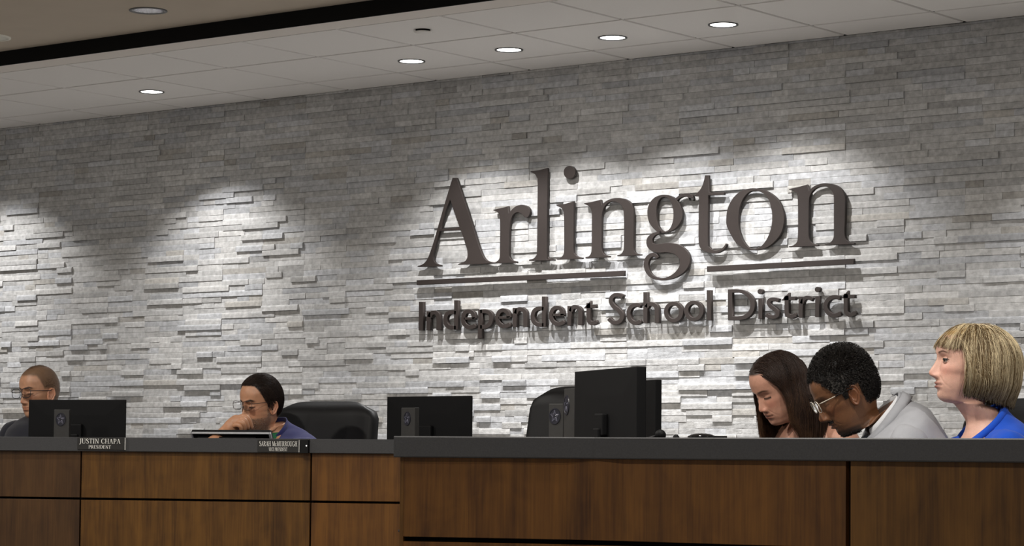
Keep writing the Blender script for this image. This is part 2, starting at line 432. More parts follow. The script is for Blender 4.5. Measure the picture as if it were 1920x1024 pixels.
let['g'] = [[outline([(110,370,S),(122,300,S),(165,240,S),(225,213,S),(290,213,S),(355,245,S),(400,310,S),(418,380,S),(405,440,S),(360,500,S),(300,535,S),(230,545,S),(170,512,S),(125,450,S)], *A4),
             outline([(190,385,S),(194,310,S),(214,255,S),(252,231,S),(295,246,S),(326,300,S),(337,375,S),(330,450,S),(303,508,S),(264,530,S),(225,510,S),(200,460,S)], *A4)],
            [stroke([(232,537,8),(168,556,15),(130,600,25),(138,655,30),(195,678,38),(290,672,42),(370,690,46),(425,740,48),(437,795,44),(415,855,34),(360,908,22),(290,940,13),(220,947,11),(150,925,15),(110,875,19),(97,815,20),(115,762,20),(150,735,17),(180,740,17),(197,762,12)], 10, *A4)],
            [stroke([(362,252,12),(395,226,13),(435,213,14),(470,217,18),(492,238,22),(492,262,17)], 10, *A4)]]
let['t'] = [[outline([(612,40),(645,40),(650,190),(780,188),(778,210),(641,216),(639,620,S),(650,665,S),(685,692,S),(730,692,S),(770,670,S),(795,635),(804,645),(785,682,S),(740,713,S),(680,722,S),(610,706,S),(570,670,S),(557,610,S),(558,400),(560,226),(508,222),(540,200,S),(580,150,S),(603,90,S)], *A4)]]
let['o'] = [[outline([(115,440,S),(130,330,S),(180,230,S),(255,158,S),(340,128,S),(420,125,S),(510,145,S),(600,200,S),(665,280,S),(698,380,S),(700,470,S),(670,580,S),(600,670,S),(510,730,S),(400,752,S),(300,735,S),(210,670,S),(150,570,S),(120,500,S)], *A5),
             outline([(240,430,S),(250,330,S),(285,235,S),(340,170,S),(400,150,S),(470,165,S),(530,215,S),(565,300,S),(580,400,S),(570,520,S),(530,630,S),(470,708,S),(400,738,S),(330,710,S),(275,630,S),(245,530,S)], *A5)]]
let['n '] = [[outline([(98,175),(190,155,S),(273,133),(292,192),(330,155,S),(390,128,S),(450,120,S),(530,132,S),(600,175,S),(632,240,S),(638,300,S),(635,500),(632,600,S),(645,655,S),(680,685,S),(725,695),(722,708),(443,713),(443,703),(490,690,S),(518,660,S),(528,610,S),(528,450),(528,260,S),(520,212,S),(495,176,S),(455,154,S),(415,152,S),(368,164,S),(325,197,S),(300,242,S),(290,300,S),(288,500),(288,620,S),(300,670,S),(330,700,S),(377,710),(374,723),(98,735),(98,725),(140,715,S),(170,690,S),(182,640,S),(185,450),(182,270,S),(175,225,S),(150,195,S),(98,183)], *A6)]]
for k, g in let.items():
    slab('letter', g, sg, M['bronze'])
for q in ([(782.4,525.6),(1171.3,507.6),(1171.3,517.8),(782.4,534.6)], [(1326.6,499.5),(1601.9,485.1),(1601.9,495.4),(1326.6,510)]):
    slab('bar', [[[wall2(*p) for p in q]]], sg, M['bronze'], YF-.006, YB-.006)
B7 = ((775,540), 8.533); B8 = ((980,530), 8.348); B9 = ((1190,525), 9.143); B10 = ((1390,525), 8.348)
w7, w8, w9, w10 = 33, 32, 36, 33
def st(p, w, B): return [stroke(p, w, *B)]
low = [
 [st([(130,222),(125,680)], w7+2, B7)],
 [st([(250,375),(246,680)], w7, B7), st([(262,470),(288,412),(345,395),(395,430),(408,510),(406,676)], w7, B7)],
 [st([(692,198),(690,668)], w7, B7), st([(690,400),(610,390),(548,415),(515,490),(525,575),(585,630),(690,636)], w7, B7)],
 [st([(815,492),(1000,487)], 20, B7), st([(978,495),(955,410),(892,374),(830,400),(800,485),(815,570),(875,625),(935,628),(998,602)], w7, B7)],
 [st([(1075,345),(1072,808)], w7, B7), st([(1075,378),(1160,374),(1230,410),(1250,490),(1222,580),(1150,622),(1075,625)], w7, B7)],
 [st([(1365,478),(1555,470)], 20, B7), st([(1530,478),(1505,392),(1440,358),(1380,385),(1348,465),(1362,550),(1424,606),(1490,608),(1555,582)], w7, B7)],
 [st([(1628,318),(1628,628)], w7, B7), st([(1642,415),(1672,352),(1730,342),(1783,378),(1797,455),(1797,625)], w7, B7)],
 [st([(338,218),(338,692)], w8, B8), st([(336,412),(255,405),(188,442),(160,530),(185,620),(252,660),(336,664)], w8, B8)],
 [st([(465,508),(655,506)], 20, B8), st([(630,515),(605,425),(545,392),(480,420),(448,500),(462,585),(520,640),(590,645),(655,615)], w8, B8)],
 [st([(738,365),(735,675)], w8, B8), st([(752,455),(788,392),(840,384),(892,418),(908,492),(905,668)], w8, B8)],
 [st([(1036,320),(1036,560),(1055,620),(1105,638),(1168,614)], w8, B8), st([(1000,374),(1152,370)], 28, B8), [outline([(958,405),(1068,285),(1068,405)], *B8)]],
 [st([(1575,222),(1510,196),(1440,200),(1392,245),(1388,310),(1432,378),(1500,428),(1550,490),(1555,560),(1510,615),(1440,628),(1390,606),(1350,562)], w8, B8)],
 [st([(1852,366),(1790,350),(1725,365),(1675,422),(1660,500),(1685,580),(1742,628),(1800,630),(1852,604)], w8, B8)],
 [st([(190,208),(190,742)], w9, B9), st([(205,475),(242,422),(300,414),(355,442),(384,510),(385,735)], w9, B9)],
 [[ell(672,552,166,180,*B9), ell(672,552,96,112,*B9)]],
 [[ell(1020,532,166,178,*B9), ell(1020,532,96,112,*B9)]],
 [st([(1275,175),(1285,695)], w9, B9)],
 [[outline([(1603,163),(1760,158,S),(1880,180,S),(1985,245,S),(2055,350,S),(2065,470,S),(2020,580,S),(1930,660,S),(1800,690,S),(1605,692)], *B9),
   outline([(1680,222),(1760,218,S),(1860,240,S),(1940,300,S),(1985,380,S),(1985,470,S),(1945,550,S),(1870,605,S),(1780,622,S),(1682,622)], *B9)]],
 [st([(303,292),(303,608)], w10, B10), [ell(300,183,42,42,*B10)]],
 [st([(592,322),(520,304),(455,314),(432,358),(462,412),(530,462),(570,512),(560,562),(500,582),(430,568),(392,538)], w10-2, B10)],
 [st([(715,245),(715,495),(732,552),(790,572),(862,544)], w10, B10), st([(672,292),(852,288)], 28, B10), [outline([(630,322),(750,198),(750,322)], *B10)]],
 [st([(935,260),(935,592)], w10, B10), st([(948,375),(978,308),(1022,278),(1070,282),(1122,308)], w10-2, B10)],
 [st([(1193,252),(1193,582)], w10, B10), [ell(1197,150,43,43,*B10)]],
 [st([(1550,285),(1480,268),(1402,282),(1340,345),(1324,430),(1354,504),(1420,552),(1490,552),(1558,522)], w10, B10)],
 [st([(1640,215),(1640,465),(1657,522),(1712,550),(1795,508)], w10, B10), st([(1600,262),(1782,257)], 28, B10), [outline([(1570,286),(1676,165),(1680,286)], *B10)]],
]
for g in low: slab('letter', g, sg2, M['bronze'], YF-.004, YB)
# ------------------------------------------------------------------ curved counters of the dais
Z_TOPR = EYE+.058; Z_TOPL = EYE+.074
def ramp(x, table):
    for (a, va), (b, vb) in zip(table[:-1], table[1:]):
        if x <= b: return va+(vb-va)*(x-a)/(b-a)
    (a, va), (b, vb) = table[-2:]; return va+(vb-va)*(x-a)/(b-a)
SL = [(-300, 446), (0, 452), (730, 470), (1100, 480)]
SR = [(720, 708), (900, 716), (1100, 726), (1460, 764), (1650, 786), (1920, 812), (2300, 850)]
def lpt(px, z, table): return plan(px, F_PX/ramp(px, table), z)
def strip_path(xs, table, z=0.0):
    return [lpt(x, z, table) for x in xs]
def offset_path(P, d):
    out = []
    for i, p in enumerate(P):
        t = (P[min(i+1, len(P)-1)]-P[max(i-1, 0)]); t.z = 0; t.normalize()
        nrm = Vector((-t.y, t.x, 0))           # away from the camera (path runs image left -> right)
        out.append(p+nrm*d)
    return out
def band(name, P, d0, d1, z0, z1, material, parent=None, bevel=.002):
    """solid band following path P between offsets d0 (front) and d1 (back)"""
    A_ = offset_path(P, d0); B_ = offset_path(P, d1)
    bm = bmesh.new(); c = bevel
    secs = []
    for a, b in zip(A_, B_):
        n_ = (b-a).normalized()
        pr = [(a+n_*c, z0), (a, z0+c), (a, z1-c), (a+n_*c, z1), (b-n_*c, z1), (b, z1-c), (b, z0+c), (b-n_*c, z0)]
        secs.append([bm.verts.new((q.x, q.y, z)) for q, z in pr])
    for s0, s1 in zip(secs[:-1], secs[1:]):
        for i in range(8): bm.faces.new((s0[i], s1[i], s1[(i+1)%8], s0[(i+1)%8]))
    bm.faces.new(secs[0]); bm.faces.new(secs[-1][::-1])
    return link(name, bm_mesh(name, bm), material, parent)
def xs_between(a, b, n): return [a+(b-a)*i/n for i in range(n+1)]

# left run
XL0, XL1 = -160, 860
mid = lpt(400, 0, SL)
left = empty('dais_desk', (mid.x, mid.y, 0), 'farther dais desk of dark walnut panels under a charcoal ledge, carrying two name plates', 'desk', 'dais desks')
PL = strip_path(xs_between(XL0, XL1, 24), SL)
band('carcass', PL, .035, .30, 0.0, Z_TOPL-.0575, M['gap'], left)
zrev = Z_TOPL-.254; g = .0055
def panel_row(edges, table, z0, z1, mats, parent, d0=.018, d1=.034):
    for (a, b), mt in zip(edges, mats):
        band('panel', strip_path(xs_between(a, b, 8), table), d0, d1, z0, z1, mt, parent, .0012)
edgesL = [(XL0, 136.2), (139.4, 570.6), (574.2, XL1)]
panel_row(edgesL, SL, zrev+g, Z_TOPL-.0575, [M['wood_c'], M['wood_a'], M['wood_b']], left)
panel_row(edgesL, SL, .02, zrev-g+.002, [M['wood_c'], M['wood_a'], M['wood_b']], left)
band('worktop', PL, .29, .95, DAIS+.72, DAIS+.745, M['counter'], left)
band('ledge', strip_path(xs_between(XL0, 571.2, 20), SL), 0, .34, Z_TOPL-.058, Z_TOPL, M['counter'], left)
band('ledge', strip_path(xs_between(572.2, XL1, 10), SL), 0, .34, Z_TOPL-.058, Z_TOPL, M['counter'], left)
# right run, nearer to the camera
mid = lpt(1400, 0, SR)
right = empty('dais_desk', (mid.x, mid.y, 0), 'nearer dais desk of brown walnut panels under a thick charcoal ledge, without name plates', 'desk', 'dais desks')
XR0, XR1 = 727, 2150
PR = strip_path(xs_between(XR0, XR1, 30), SR)
band('carcass', strip_path(xs_between(XR0+10, XR1, 30), SR), .040, .30, 0.0, Z_TOPR-.0555, M['gap'], right)
zr = Z_TOPR-.272; g = .0062
def R2(a, b): return (a, b)
edT = [(735, 1576.2), (1585.4, XR1)]
panel_row([(736, 1576.2)], SR, zr+g, Z_TOPR-.0555, [M['wood_b']], right, .02, .038)
panel_row([(1585.4, XR1)], SR, .02, Z_TOPR-.0555, [M['wood_a']], right, .02, .038)
panel_row([(736, 1576.2)], SR, .02, zr-g, [M['wood_b']], right, .02, .038)
band('end_post', strip_path(xs_between(735.2, 742, 2), SR), .019, .30, .02, Z_TOPR-.0555, M['wood_a'], right, .001)
band('ledge', PR, 0, .40, Z_TOPR-.056, Z_TOPR, M['counter'], right, .003)
band('worktop', strip_path(xs_between(XR0+12, XR1, 30), SR), .29, 1.0, DAIS+.72, DAIS+.745, M['counter'], right)
band('worktop', strip_path(xs_between(XR0+30, 1262, 12), SR), 1.0, 2.5, DAIS+.72, DAIS+.745, M['counter'], right)
ZW = DAIS+.745

# ------------------------------------------------------------------ serif lettering for the name plates
GL = {  # strokes: list of polylines (x,y,halfwidth) in a unit-high cell, width first
 'J': (.42, [[(.27,.96,.055),(.27,.2,.055),(.2,-.1,.03),(.05,-.16,.03),(.0,-.1,.045)], [(.12,.97,.018),(.42,.97,.018)]]),
 'U': (.78, [[(.15,.97,.06),(.15,.3,.06),(.22,.06,.04),(.4,.0,.025),(.58,.08,.025),(.64,.3,.025),(.64,.97,.025)], [(.0,.97,.018),(.3,.97,.018)], [(.52,.97,.018),(.78,.97,.018)]]),
 'S': (.56, [[(.48,.72,.02),(.42,.9,.025),(.28,.98,.03),(.1,.88,.045),(.1,.7,.055),(.3,.52,.07),(.48,.34,.06),(.48,.14,.045),(.3,.01,.03),(.12,.06,.025),(.04,.26,.02)]]),
 'T': (.66, [[(.33,.97,.06),(.33,.02,.06)], [(.02,.96,.025),(.64,.96,.025)], [(.02,.96,.018),(.02,.78,.018)], [(.64,.96,.018),(.64,.78,.018)], [(.18,.02,.018),(.48,.02,.018)]]),
 'I': (.36, [[(.18,.97,.06),(.18,.02,.06)], [(.03,.97,.018),(.33,.97,.018)], [(.03,.02,.018),(.33,.02,.018)]]),
 'N': (.80, [[(.15,.97,.022),(.15,.02,.022)], [(.13,.97,.06),(.66,.03,.06)], [(.66,.97,.022),(.66,.02,.022)], [(.0,.97,.018),(.2,.97,.018)], [(.54,.97,.018),(.8,.97,.018)], [(.03,.02,.018),(.28,.02,.018)]]),
 'C': (.70, [[(.64,.7,.02),(.55,.92,.025),(.38,.98,.028),(.16,.84,.05),(.09,.5,.06),(.17,.15,.05),(.4,.01,.028),(.56,.07,.025),(.66,.28,.02)]]),
 'H': (.80, [[(.15,.97,.06),(.15,.02,.06)], [(.64,.97,.06),(.64,.02,.06)], [(.15,.5,.02),(.64,.5,.02)], [(.0,.97,.018),(.3,.97,.018)], [(.5,.97,.018),(.8,.97,.018)], [(.0,.02,.018),(.3,.02,.018)], [(.5,.02,.018),(.8,.02,.018)]]),
 'A': (.74, [[(.35,.98,.022),(.1,.02,.022)], [(.36,.96,.06),(.62,.02,.06)], [(.2,.34,.018),(.52,.34,.018)], [(.0,.02,.018),(.22,.02,.018)], [(.48,.02,.018),(.76,.02,.018)]]),
 'P': (.60, [[(.15,.97,.06),(.15,.02,.06)], [(.15,.96,.02),(.38,.95,.025),(.53,.8,.05),(.5,.58,.05),(.35,.46,.025),(.15,.46,.02)], [(.0,.97,.018),(.3,.97,.018)], [(.0,.02,.018),(.3,.02,.018)]]),
 'R': (.72, [[(.15,.97,.06),(.15,.02,.06)], [(.15,.96,.02),(.38,.95,.025),(.52,.82,.05),(.5,.62,.05),(.35,.51,.025),(.15,.5,.02)], [(.36,.5,.05),(.62,.03,.05)], [(.0,.97,.018),(.3,.97,.018)], [(.0,.02,.018),(.3,.02,.018)], [(.54,.02,.018),(.74,.02,.018)]]),
 'E': (.62, [[(.15,.97,.06),(.15,.02,.06)], [(.0,.96,.022),(.54,.96,.022)], [(.15,.51,.02),(.42,.51,.02)], [(.0,.03,.022),(.58,.03,.022)], [(.54,.96,.018),(.54,.8,.018)], [(.58,.03,.018),(.6,.22,.018)], [(.42,.62,.018),(.42,.4,.018)]]),
 'D': (.76, [[(.15,.97,.06),(.15,.02,.06)], [(.02,.96,.02),(.35,.95,.025),(.58,.82,.045),(.67,.5,.06),(.58,.17,.045),(.35,.04,.025),(.02,.03,.02)]]),
 'O': (.80, [[(.4,.98,.025),(.17,.84,.05),(.09,.5,.06),(.17,.15,.05),(.4,.01,.025)], [(.4,.01,.025),(.63,.15,.05),(.71,.5,.06),(.63,.84,.05),(.4,.98,.025)]]),
 'G': (.78, [[(.64,.72,.02),(.55,.92,.025),(.38,.98,.028),(.16,.84,.05),(.09,.5,.06),(.17,.15,.05),(.4,.01,.028),(.62,.08,.03)], [(.63,.4,.055),(.63,.05,.055)], [(.48,.41,.018),(.78,.41,.018)]]),
 'V': (.74, [[(.12,.97,.06),(.38,.02,.05)], [(.38,.02,.02),(.62,.97,.022)], [(.0,.97,.018),(.26,.97,.018)], [(.5,.97,.018),(.74,.97,.018)]]),
 'M': (.92, [[(.15,.97,.022),(.13,.02,.022)], [(.16,.96,.055),(.45,.04,.045)], [(.45,.04,.02),(.75,.96,.02)], [(.76,.97,.06),(.78,.02,.06)], [(.0,.97,.018),(.2,.97,.018)], [(.72,.97,.018),(.92,.97,.018)], [(.02,.02,.018),(.25,.02,.018)], [(.64,.02,.018),(.92,.02,.018)]]),
 'c': (.46, [[(.42,.48,.03),(.3,.6,.028),(.1,.48,.05),(.08,.26,.055),(.2,.04,.04),(.34,.02,.025),(.44,.14,.02)]]),
}
def text_mesh(name, text, origin, ux, uz, nrm, height, width, material, parent):
    """raised lettering fitted to width; origin = left end of the baseline"""
    tot = sum((GL[c][0]+.07) if c != ' ' else .36 for c in text)-.07
    sx = width/tot; bm = bmesh.new(); x = 0
    for c in text:
        if c == ' ': x += .36; continue
        w_, strokes = GL[c]
        for k, s in enumerate(strokes):
            C = catmull(s, 5) if len(s) > 2 else [np.array(p, float) for p in s]
            L_, R_ = [], []
            for i, p in enumerate(C):
                d = C[min(i+1, len(C)-1)][:2]-C[max(i-1, 0)][:2]; d = d/(np.linalg.norm(d)+1e-9); nn = np.array([-d[1], d[0]])
                L_.append(p[:2]+nn*p[2]); R_.append(p[:2]-nn*p[2])
            def W(q): return origin+ux*((x+q[0])*sx)+uz*(q[1]*height)+nrm*(.0006+.00008*k)
            vl = [bm.verts.new(W(q)) for q in L_]; vr = [bm.verts.new(W(q)) for q in R_]
            for i in range(len(C)-1): bm.faces.new((vl[i], vr[i], vr[i+1], vl[i+1]))
        x += w_+.07
    r = bmesh.ops.extrude_face_region(bm, geom=bm.faces[:])
    vs_ = [v for v in r['geom'] if isinstance(v, bmesh.types.BMVert)]
    for v in vs_: v.co += nrm*.0007
    return link(name, bm_mesh(name, bm), material, parent)
def name_plate(px0, px1, ptop, pbot, lines, label, edge_px):
    c = lpt((px0+px1)/2, 0, SL)
    a = lpt(px0, 0, SL); b = lpt(px1, 0, SL)
    ux = (b-a); wd = ux.length; ux.normalize(); nrm = Vector((ux.y, -ux.x, 0))   # toward the room
    a = a+nrm*.003; t = F_PX/ramp((px0+px1)/2, SL)
    sc_ = ramp((px0+px1)/2, SL)
    hz = (at((px0+px1)/2, ptop, t)).z; lz = (at((px0+px1)/2, pbot, t)).z
    e = empty('name_plate', (c.x, c.y, lz), label, 'name plate', 'name plates hung on the desk ledge')
    bm = bmesh.new(); cc = (a+b)/2; cc.z = (hz+lz)/2
    add_box(bm, (a+b)/2*1.0+Vector((0,0,(hz+lz)/2))+nrm*.0, (wd, .006, hz-lz), frame(-nrm), .0008, 1)
    link('plate', bm_mesh('plate', bm), M['placard'], e)
    bm = bmesh.new(); add_box(bm, b+Vector((0,0,(hz+lz)/2))+nrm*.002-ux*.001, (.0026, .010, hz-lz), frame(-nrm))
    link('edge_strip', bm_mesh('edge_strip', bm), M['acrylic'], e, label='pale edge of the plate holder')
    for (tx, x0, x1, ybase, yt) in lines:
        f0 = (x0-px0)/(px1-px0); f1 = (x1-px0)/(px1-px0)
        zb = at((x0+x1)/2, ybase, t).z; zt = at((x0+x1)/2, yt, t).z
        p0 = a.lerp(b, f0); o_ = Vector((p0.x, p0.y, zb))+nrm*.003
        text_mesh('lettering', tx, o_, ux, UP, nrm, zt-zb, (b-a).length*(f1-f0), M['lettering'], e)
    return e, ux, nrm
name_plate(134, 225, 820.5, 843.5, [('JUSTIN CHAPA', 138.5, 216, 831.8, 822.6), ('PRESIDENT', 156, 198, 841.2, 834.8)], 'black name plate with white lettering on the ledge, just below the far left monitor', 225)
name_plate(474, 553.5, 825, 848, [('SARAH McMURROUGH', 478, 549.5, 836.8, 827.3), ('VICE PRESIDENT', 496, 531, 846, 839.2)], 'black name plate with white lettering on the ledge, next to the small black box', 553)
# small black box with a light, right of the second plate
a = lpt(555.5, 0, SL); b = lpt(571, 0, SL); ux = (b-a).normalized(); nrm = Vector((ux.y, -ux.x, 0)); t = F_PX/ramp(563, SL)
hz = at(563, 824.6, t).z; lz = at(563, 850, t).z
e = empty('control_box', ((a+b)/2).to_3d(), 'small black box with a tiny light beside the right name plate', 'electronic box')
e.location.z = lz
bm = bmesh.new(); add_box(bm, (a+b)/2+Vector((0,0,(hz+lz)/2))+nrm*.006, ((b-a).length, .012, hz-lz), frame(-nrm), .001, 1)
link('case', bm_mesh('case', bm), M['black'], e)
bm = bmesh.new(); p = a.lerp(b, .78)+Vector((0,0,at(567, 836, t).z))+nrm*.0122; add_lathe(bm, [(.0032,0),(.0026,.0015)], p, nrm, 12)
link('light', bm_mesh('light', bm), M['led'], e)

# ------------------------------------------------------------------ monitors
def tz(px, py, t): return at(px, py, t).z
def monitor(pxl, tl, pxr, tr, z1, h, label, bez=.016, th=.045, base=True, stand=True, col=None, tilt=0.0, thin=.012):
    """back of a monitor; left/right vertical edges at pixel columns pxl/pxr and depths tl/tr"""
    L_ = plan(pxl, tl, 0); R_ = plan(pxr, tr, 0); ux = (R_-L_); wd = ux.length; ux.normalize(); back = Vector((ux.y, -ux.x, 0))   # towards the camera
    c = (L_+R_)/2; ZS = ZW
    e = empty('monitor', (c.x, c.y, ZS), label, 'monitor', 'computer monitors seen from behind')
    rot = frame(-back)
    mt = col or M['blackmatte']
    bm = bmesh.new(); add_box(bm, c+Vector((0,0,z1-h/2))-back*(thin/2+.001), (wd, thin, h), rot, .003, 2)
    link('screen_frame', bm_mesh('screen_frame', bm), mt, e)
    bm = bmesh.new(); add_box(bm, c+Vector((0,0,z1-h/2))-back*(thin+.002), (wd-2*bez, .002, h-2*bez), rot)
    link('screen', bm_mesh('screen', bm), M['black'], e)
    # bulging rear cover
    bm = bmesh.new()
    hw, hh = wd/2, h/2
    lv = [(1.0, 1.0, 0.0), (.99, .985, .0012), (.6, .5, .004)]
    rings = []
    for fx, fz, dd in lv:
        pts = []
        for sx, sz in ((-1,-1),(1,-1),(1,1),(-1,1)):
            pts.append(bm.verts.new(c+Vector((0,0,z1-h/2))+ux*(hw*fx*sx)+UP*(hh*fz*sz)+back*(dd-.001)))
        rings.append(pts)
    for r0, r1 in zip(rings[:-1], rings[1:]):
        for i in range(4): bm.faces.new((r0[i], r0[(i+1)%4], r1[(i+1)%4], r1[i]))
    bm.faces.new(rings[-1])
    link('rear_cover', bm_mesh('rear_cover', bm), mt, e)
    if stand:
        sx_ = c+ux*.0
        bm = bmesh.new(); add_box(bm, sx_+back*.022+Vector((0,0,(z1-h*.55+ZS)/2)), (.045, .018, z1-h*.55-ZS), rot, .005)
        add_box(bm, sx_+back*.012+Vector((0,0,z1-h*.52)), (.07, .02, .07), rot, .005)
        link('stand_neck', bm_mesh('stand_neck', bm), M['blackmatte'], e)
        bm = bmesh.new(); add_box(bm, sx_+back*.01+Vector((0,0,ZS+.006)), (.24, .18, .012), rot, .004)
        link('stand_base', bm_mesh('stand_base', bm), M['black'], e)
    return e
monitor(41, 10.85, 223, 10.70, tz(132, 749.3, 10.78), .27, 'black monitor at the far left, in front of the man with buzzed hair')
monitor(717.5, 10.45, 875.5, 10.13, tz(796, 743, 10.3), .30, 'black monitor right of the empty black chair, in the middle of the picture')
monitor(1070, 7.95, 1188, 7.45, tz(1188, 686.8, 7.45), .33, 'largest black monitor, angled and standing tall on the nearer desk', th=.05, thin=.03)
monitor(1128, 8.95, 1224, 8.45, tz(1224, 711.5, 8.45), .33, 'black monitor mostly hidden behind the tallest monitor', thin=.022)
# the low monitor with a silver bezel in front of the man in blue
def low_monitor():
    t = 10.66
    L_ = plan(347.5, t+.03, 0); R_ = plan(499, t-.05, 0); ux = R_-L_; wd = ux.length; ux.normalize(); back = Vector((ux.y, -ux.x, 0))
    ztop = tz(423, 810.5, t); c = (L_+R_)/2
    e = empty('monitor', (c.x, c.y, ZW), 'low tilted monitor with a silver edge in front of the man in the blue jacket', 'monitor')
    tilt = R(38)
    h = .30; up = (UP*math.cos(tilt)-(-back)*0-back*math.sin(tilt)*-1*0).normalized()
    # the top leans towards the camera
    up = (UP*math.cos(tilt)+back*math.sin(tilt)).normalized(); nrm = ux.cross(up); nrm = -nrm if nrm.dot(back) < 0 else nrm
    top = Vector((c.x, c.y, ztop))
    rot = Matrix(((ux.x, -nrm.x, up.x), (ux.y, -nrm.y, up.y), (ux.z, -nrm.z, up.z)))
    def bx(cx_, cz_, sx, sz, d, th, name, mt, bv=.001):
        bm = bmesh.new(); add_box(bm, top+ux*cx_+up*cz_+nrm*d, (sx, th, sz), rot, bv, 1); return link(name, bm_mesh(name, bm), mt, e)
    bx(0, -h/2, wd-.004, h, -.010, .016, 'screen', M['black'])
    f = .010
    for nm, cx_, cz_, sx, sz in (('bezel', 0, -.0018, wd, .0036), ('bezel', 0, -h+.004, wd, .008), ('bezel', -wd/2+.0045, -h/2, .006, h), ('bezel', wd/2-.004, -h/2, .009, h)):
        bx(cx_, cz_, sx, sz, .004, .012, nm, M['silver'])
    bx(0, -h/2-.01, wd-.03, h-.05, .004, .010, 'rear_cover', M['blackmatte'], .003)
    bx(-.02, -.022, wd-.10, .006, .010, .006, 'vent_ridge', M['black'])
    bx(0, -h*.62, .09, .08, .02, .05, 'hinge', M['black'])
    bm = bmesh.new(); foot = top-up*h*.62-nrm*.0
    add_box(bm, Vector((foot.x, foot.y, (foot.z+ZW)/2)), (.07, .03, foot.z-ZW), frame(-back), .004)
    add_box(bm, Vector((foot.x, foot.y, ZW+.006)), (.22, .17, .012), frame(-back), .004)
    link('stand', bm_mesh('stand', bm), M['black'], e)
low_monitor()

# ------------------------------------------------------------------ upright stands with a round star emblem
def emblem_stand(pxl, pxr, ptop, t, dt, label, ex, ey, rx_, ry_):
    """slim box; dt: depth difference between left and right edge"""
    L_ = plan(pxl, t+dt/2, 0); R_ = plan(pxr, t-dt/2, 0); ux = R_-L_; wd = ux.length; ux.normalize(); back = Vector((ux.y, -ux.x, 0)); rot = frame(-back)
    c = (L_+R_)/2; zt = tz((pxl+pxr)/2, ptop, t)
    e = empty('emblem_stand', (c.x, c.y, ZW), label, 'stand', 'grey stands with a round star emblem')
    bm = bmesh.new(); add_box(bm, c-back*.012+Vector((0,0,(zt+ZW)/2)), (wd, .024, zt-ZW), rot, .0025, 2)
    link('upright', bm_mesh('upright', bm), M['greymetal'], e)
    bm = bmesh.new(); add_box(bm, c-back*.012+Vector((0,0,ZW+.005)), (wd+.06, .10, .010), rot, .003)
    link('foot', bm_mesh('foot', bm), M['greymetal'], e)
    # emblem: round medallion with a five-pointed star
    fx = (ex-pxl)/(pxr-pxl); te = t+dt/2-dt*fx; ce = L_.lerp(R_, fx); zc = tz(ex, ey, te); rz = ry_*te/F_PX
    o_ = Vector((ce.x, ce.y, zc))
    rxw = rz*.80
    def P(a, r): return o_+ux*(math.cos(a)*r*rxw)+UP*(math.sin(a)*r*rz)
    bm = bmesh.new(); n = 36
    r0 = [bm.verts.new(P(2*PI*i/n, 1)+back*.0002) for i in range(n)]; r1 = [bm.verts.new(P(2*PI*i/n, .97)+back*.003) for i in range(n)]; r2 = [bm.verts.new(P(2*PI*i/n, .86)+back*.003) for i in range(n)]; r3 = [bm.verts.new(P(2*PI*i/n, .82)+back*.0015) for i in range(n)]
    for q0, q1 in ((r0, r1), (r1, r2), (r2, r3)):
        for i in range(n): bm.faces.new((q0[i], q0[(i+1)%n], q1[(i+1)%n], q1[i]))
    bm.faces.new(r3)
    md = link('medallion', bm_mesh('medallion', bm), M['emblem'], e)
    bm = bmesh.new()
    for k in range(5):
        a0 = PI/2+k*2*PI/5
        tip = bm.verts.new(P(a0, .74)+back*.0022); ce_ = bm.verts.new(P(a0, .12)+back*.0045)
        l_ = bm.verts.new(P(a0+.62, .30)+back*.0020); 
        bm.faces.new((tip, l_, ce_))
        l2 = bm.verts.new(P(a0-.50, .34)+back*.0020); tip2 = bm.verts.new(P(a0-.05, .70)+back*.0020); c2 = bm.verts.new(P(a0-.3, .14)+back*.0030)
    for v in [v for v in bm.verts if not v.link_faces]: bm.verts.remove(v)
    # thin outline of the star
    pts = [P(PI/2+i*PI/5, .78 if i % 2 == 0 else .32) for i in range(10)]
    for i in range(10):
        p, q = pts[i], pts[(i+1)%10]; d = (q-p).normalized(); nn = d.cross(back)*.0008
        vs_ = [bm.verts.new(p+nn+back*.0026), bm.verts.new(q+nn+back*.0026), bm.verts.new(q-nn+back*.0026), bm.verts.new(p-nn+back*.0026)]; bm.faces.new(vs_)
    link('star', bm_mesh('star', bm), M['star'], md)
emblem_stand(88.5, 117.5, 767.8, 10.58, .01, 'slim grey stand with a star emblem in front of the far left monitor', 101.5, 786.5, 10, 12.5)
emblem_stand(744, 769.5, 764.3, 10.0, .07, 'slim grey stand with a star emblem before the middle monitor, beside the empty chair', 756, 785, 8, 13.5)
emblem_stand(1022, 1049.5, 756.8, 8.5, .03, 'slim grey stand with a bright star emblem, second to the left of the tallest monitor', 1034, 780.5, 8.5, 15.5)
emblem_stand(1050.5, 1070.5, 728, 8.1, .10, 'taller grey stand with a dim star emblem touching the tallest monitor', 1056, 760, 6, 19)

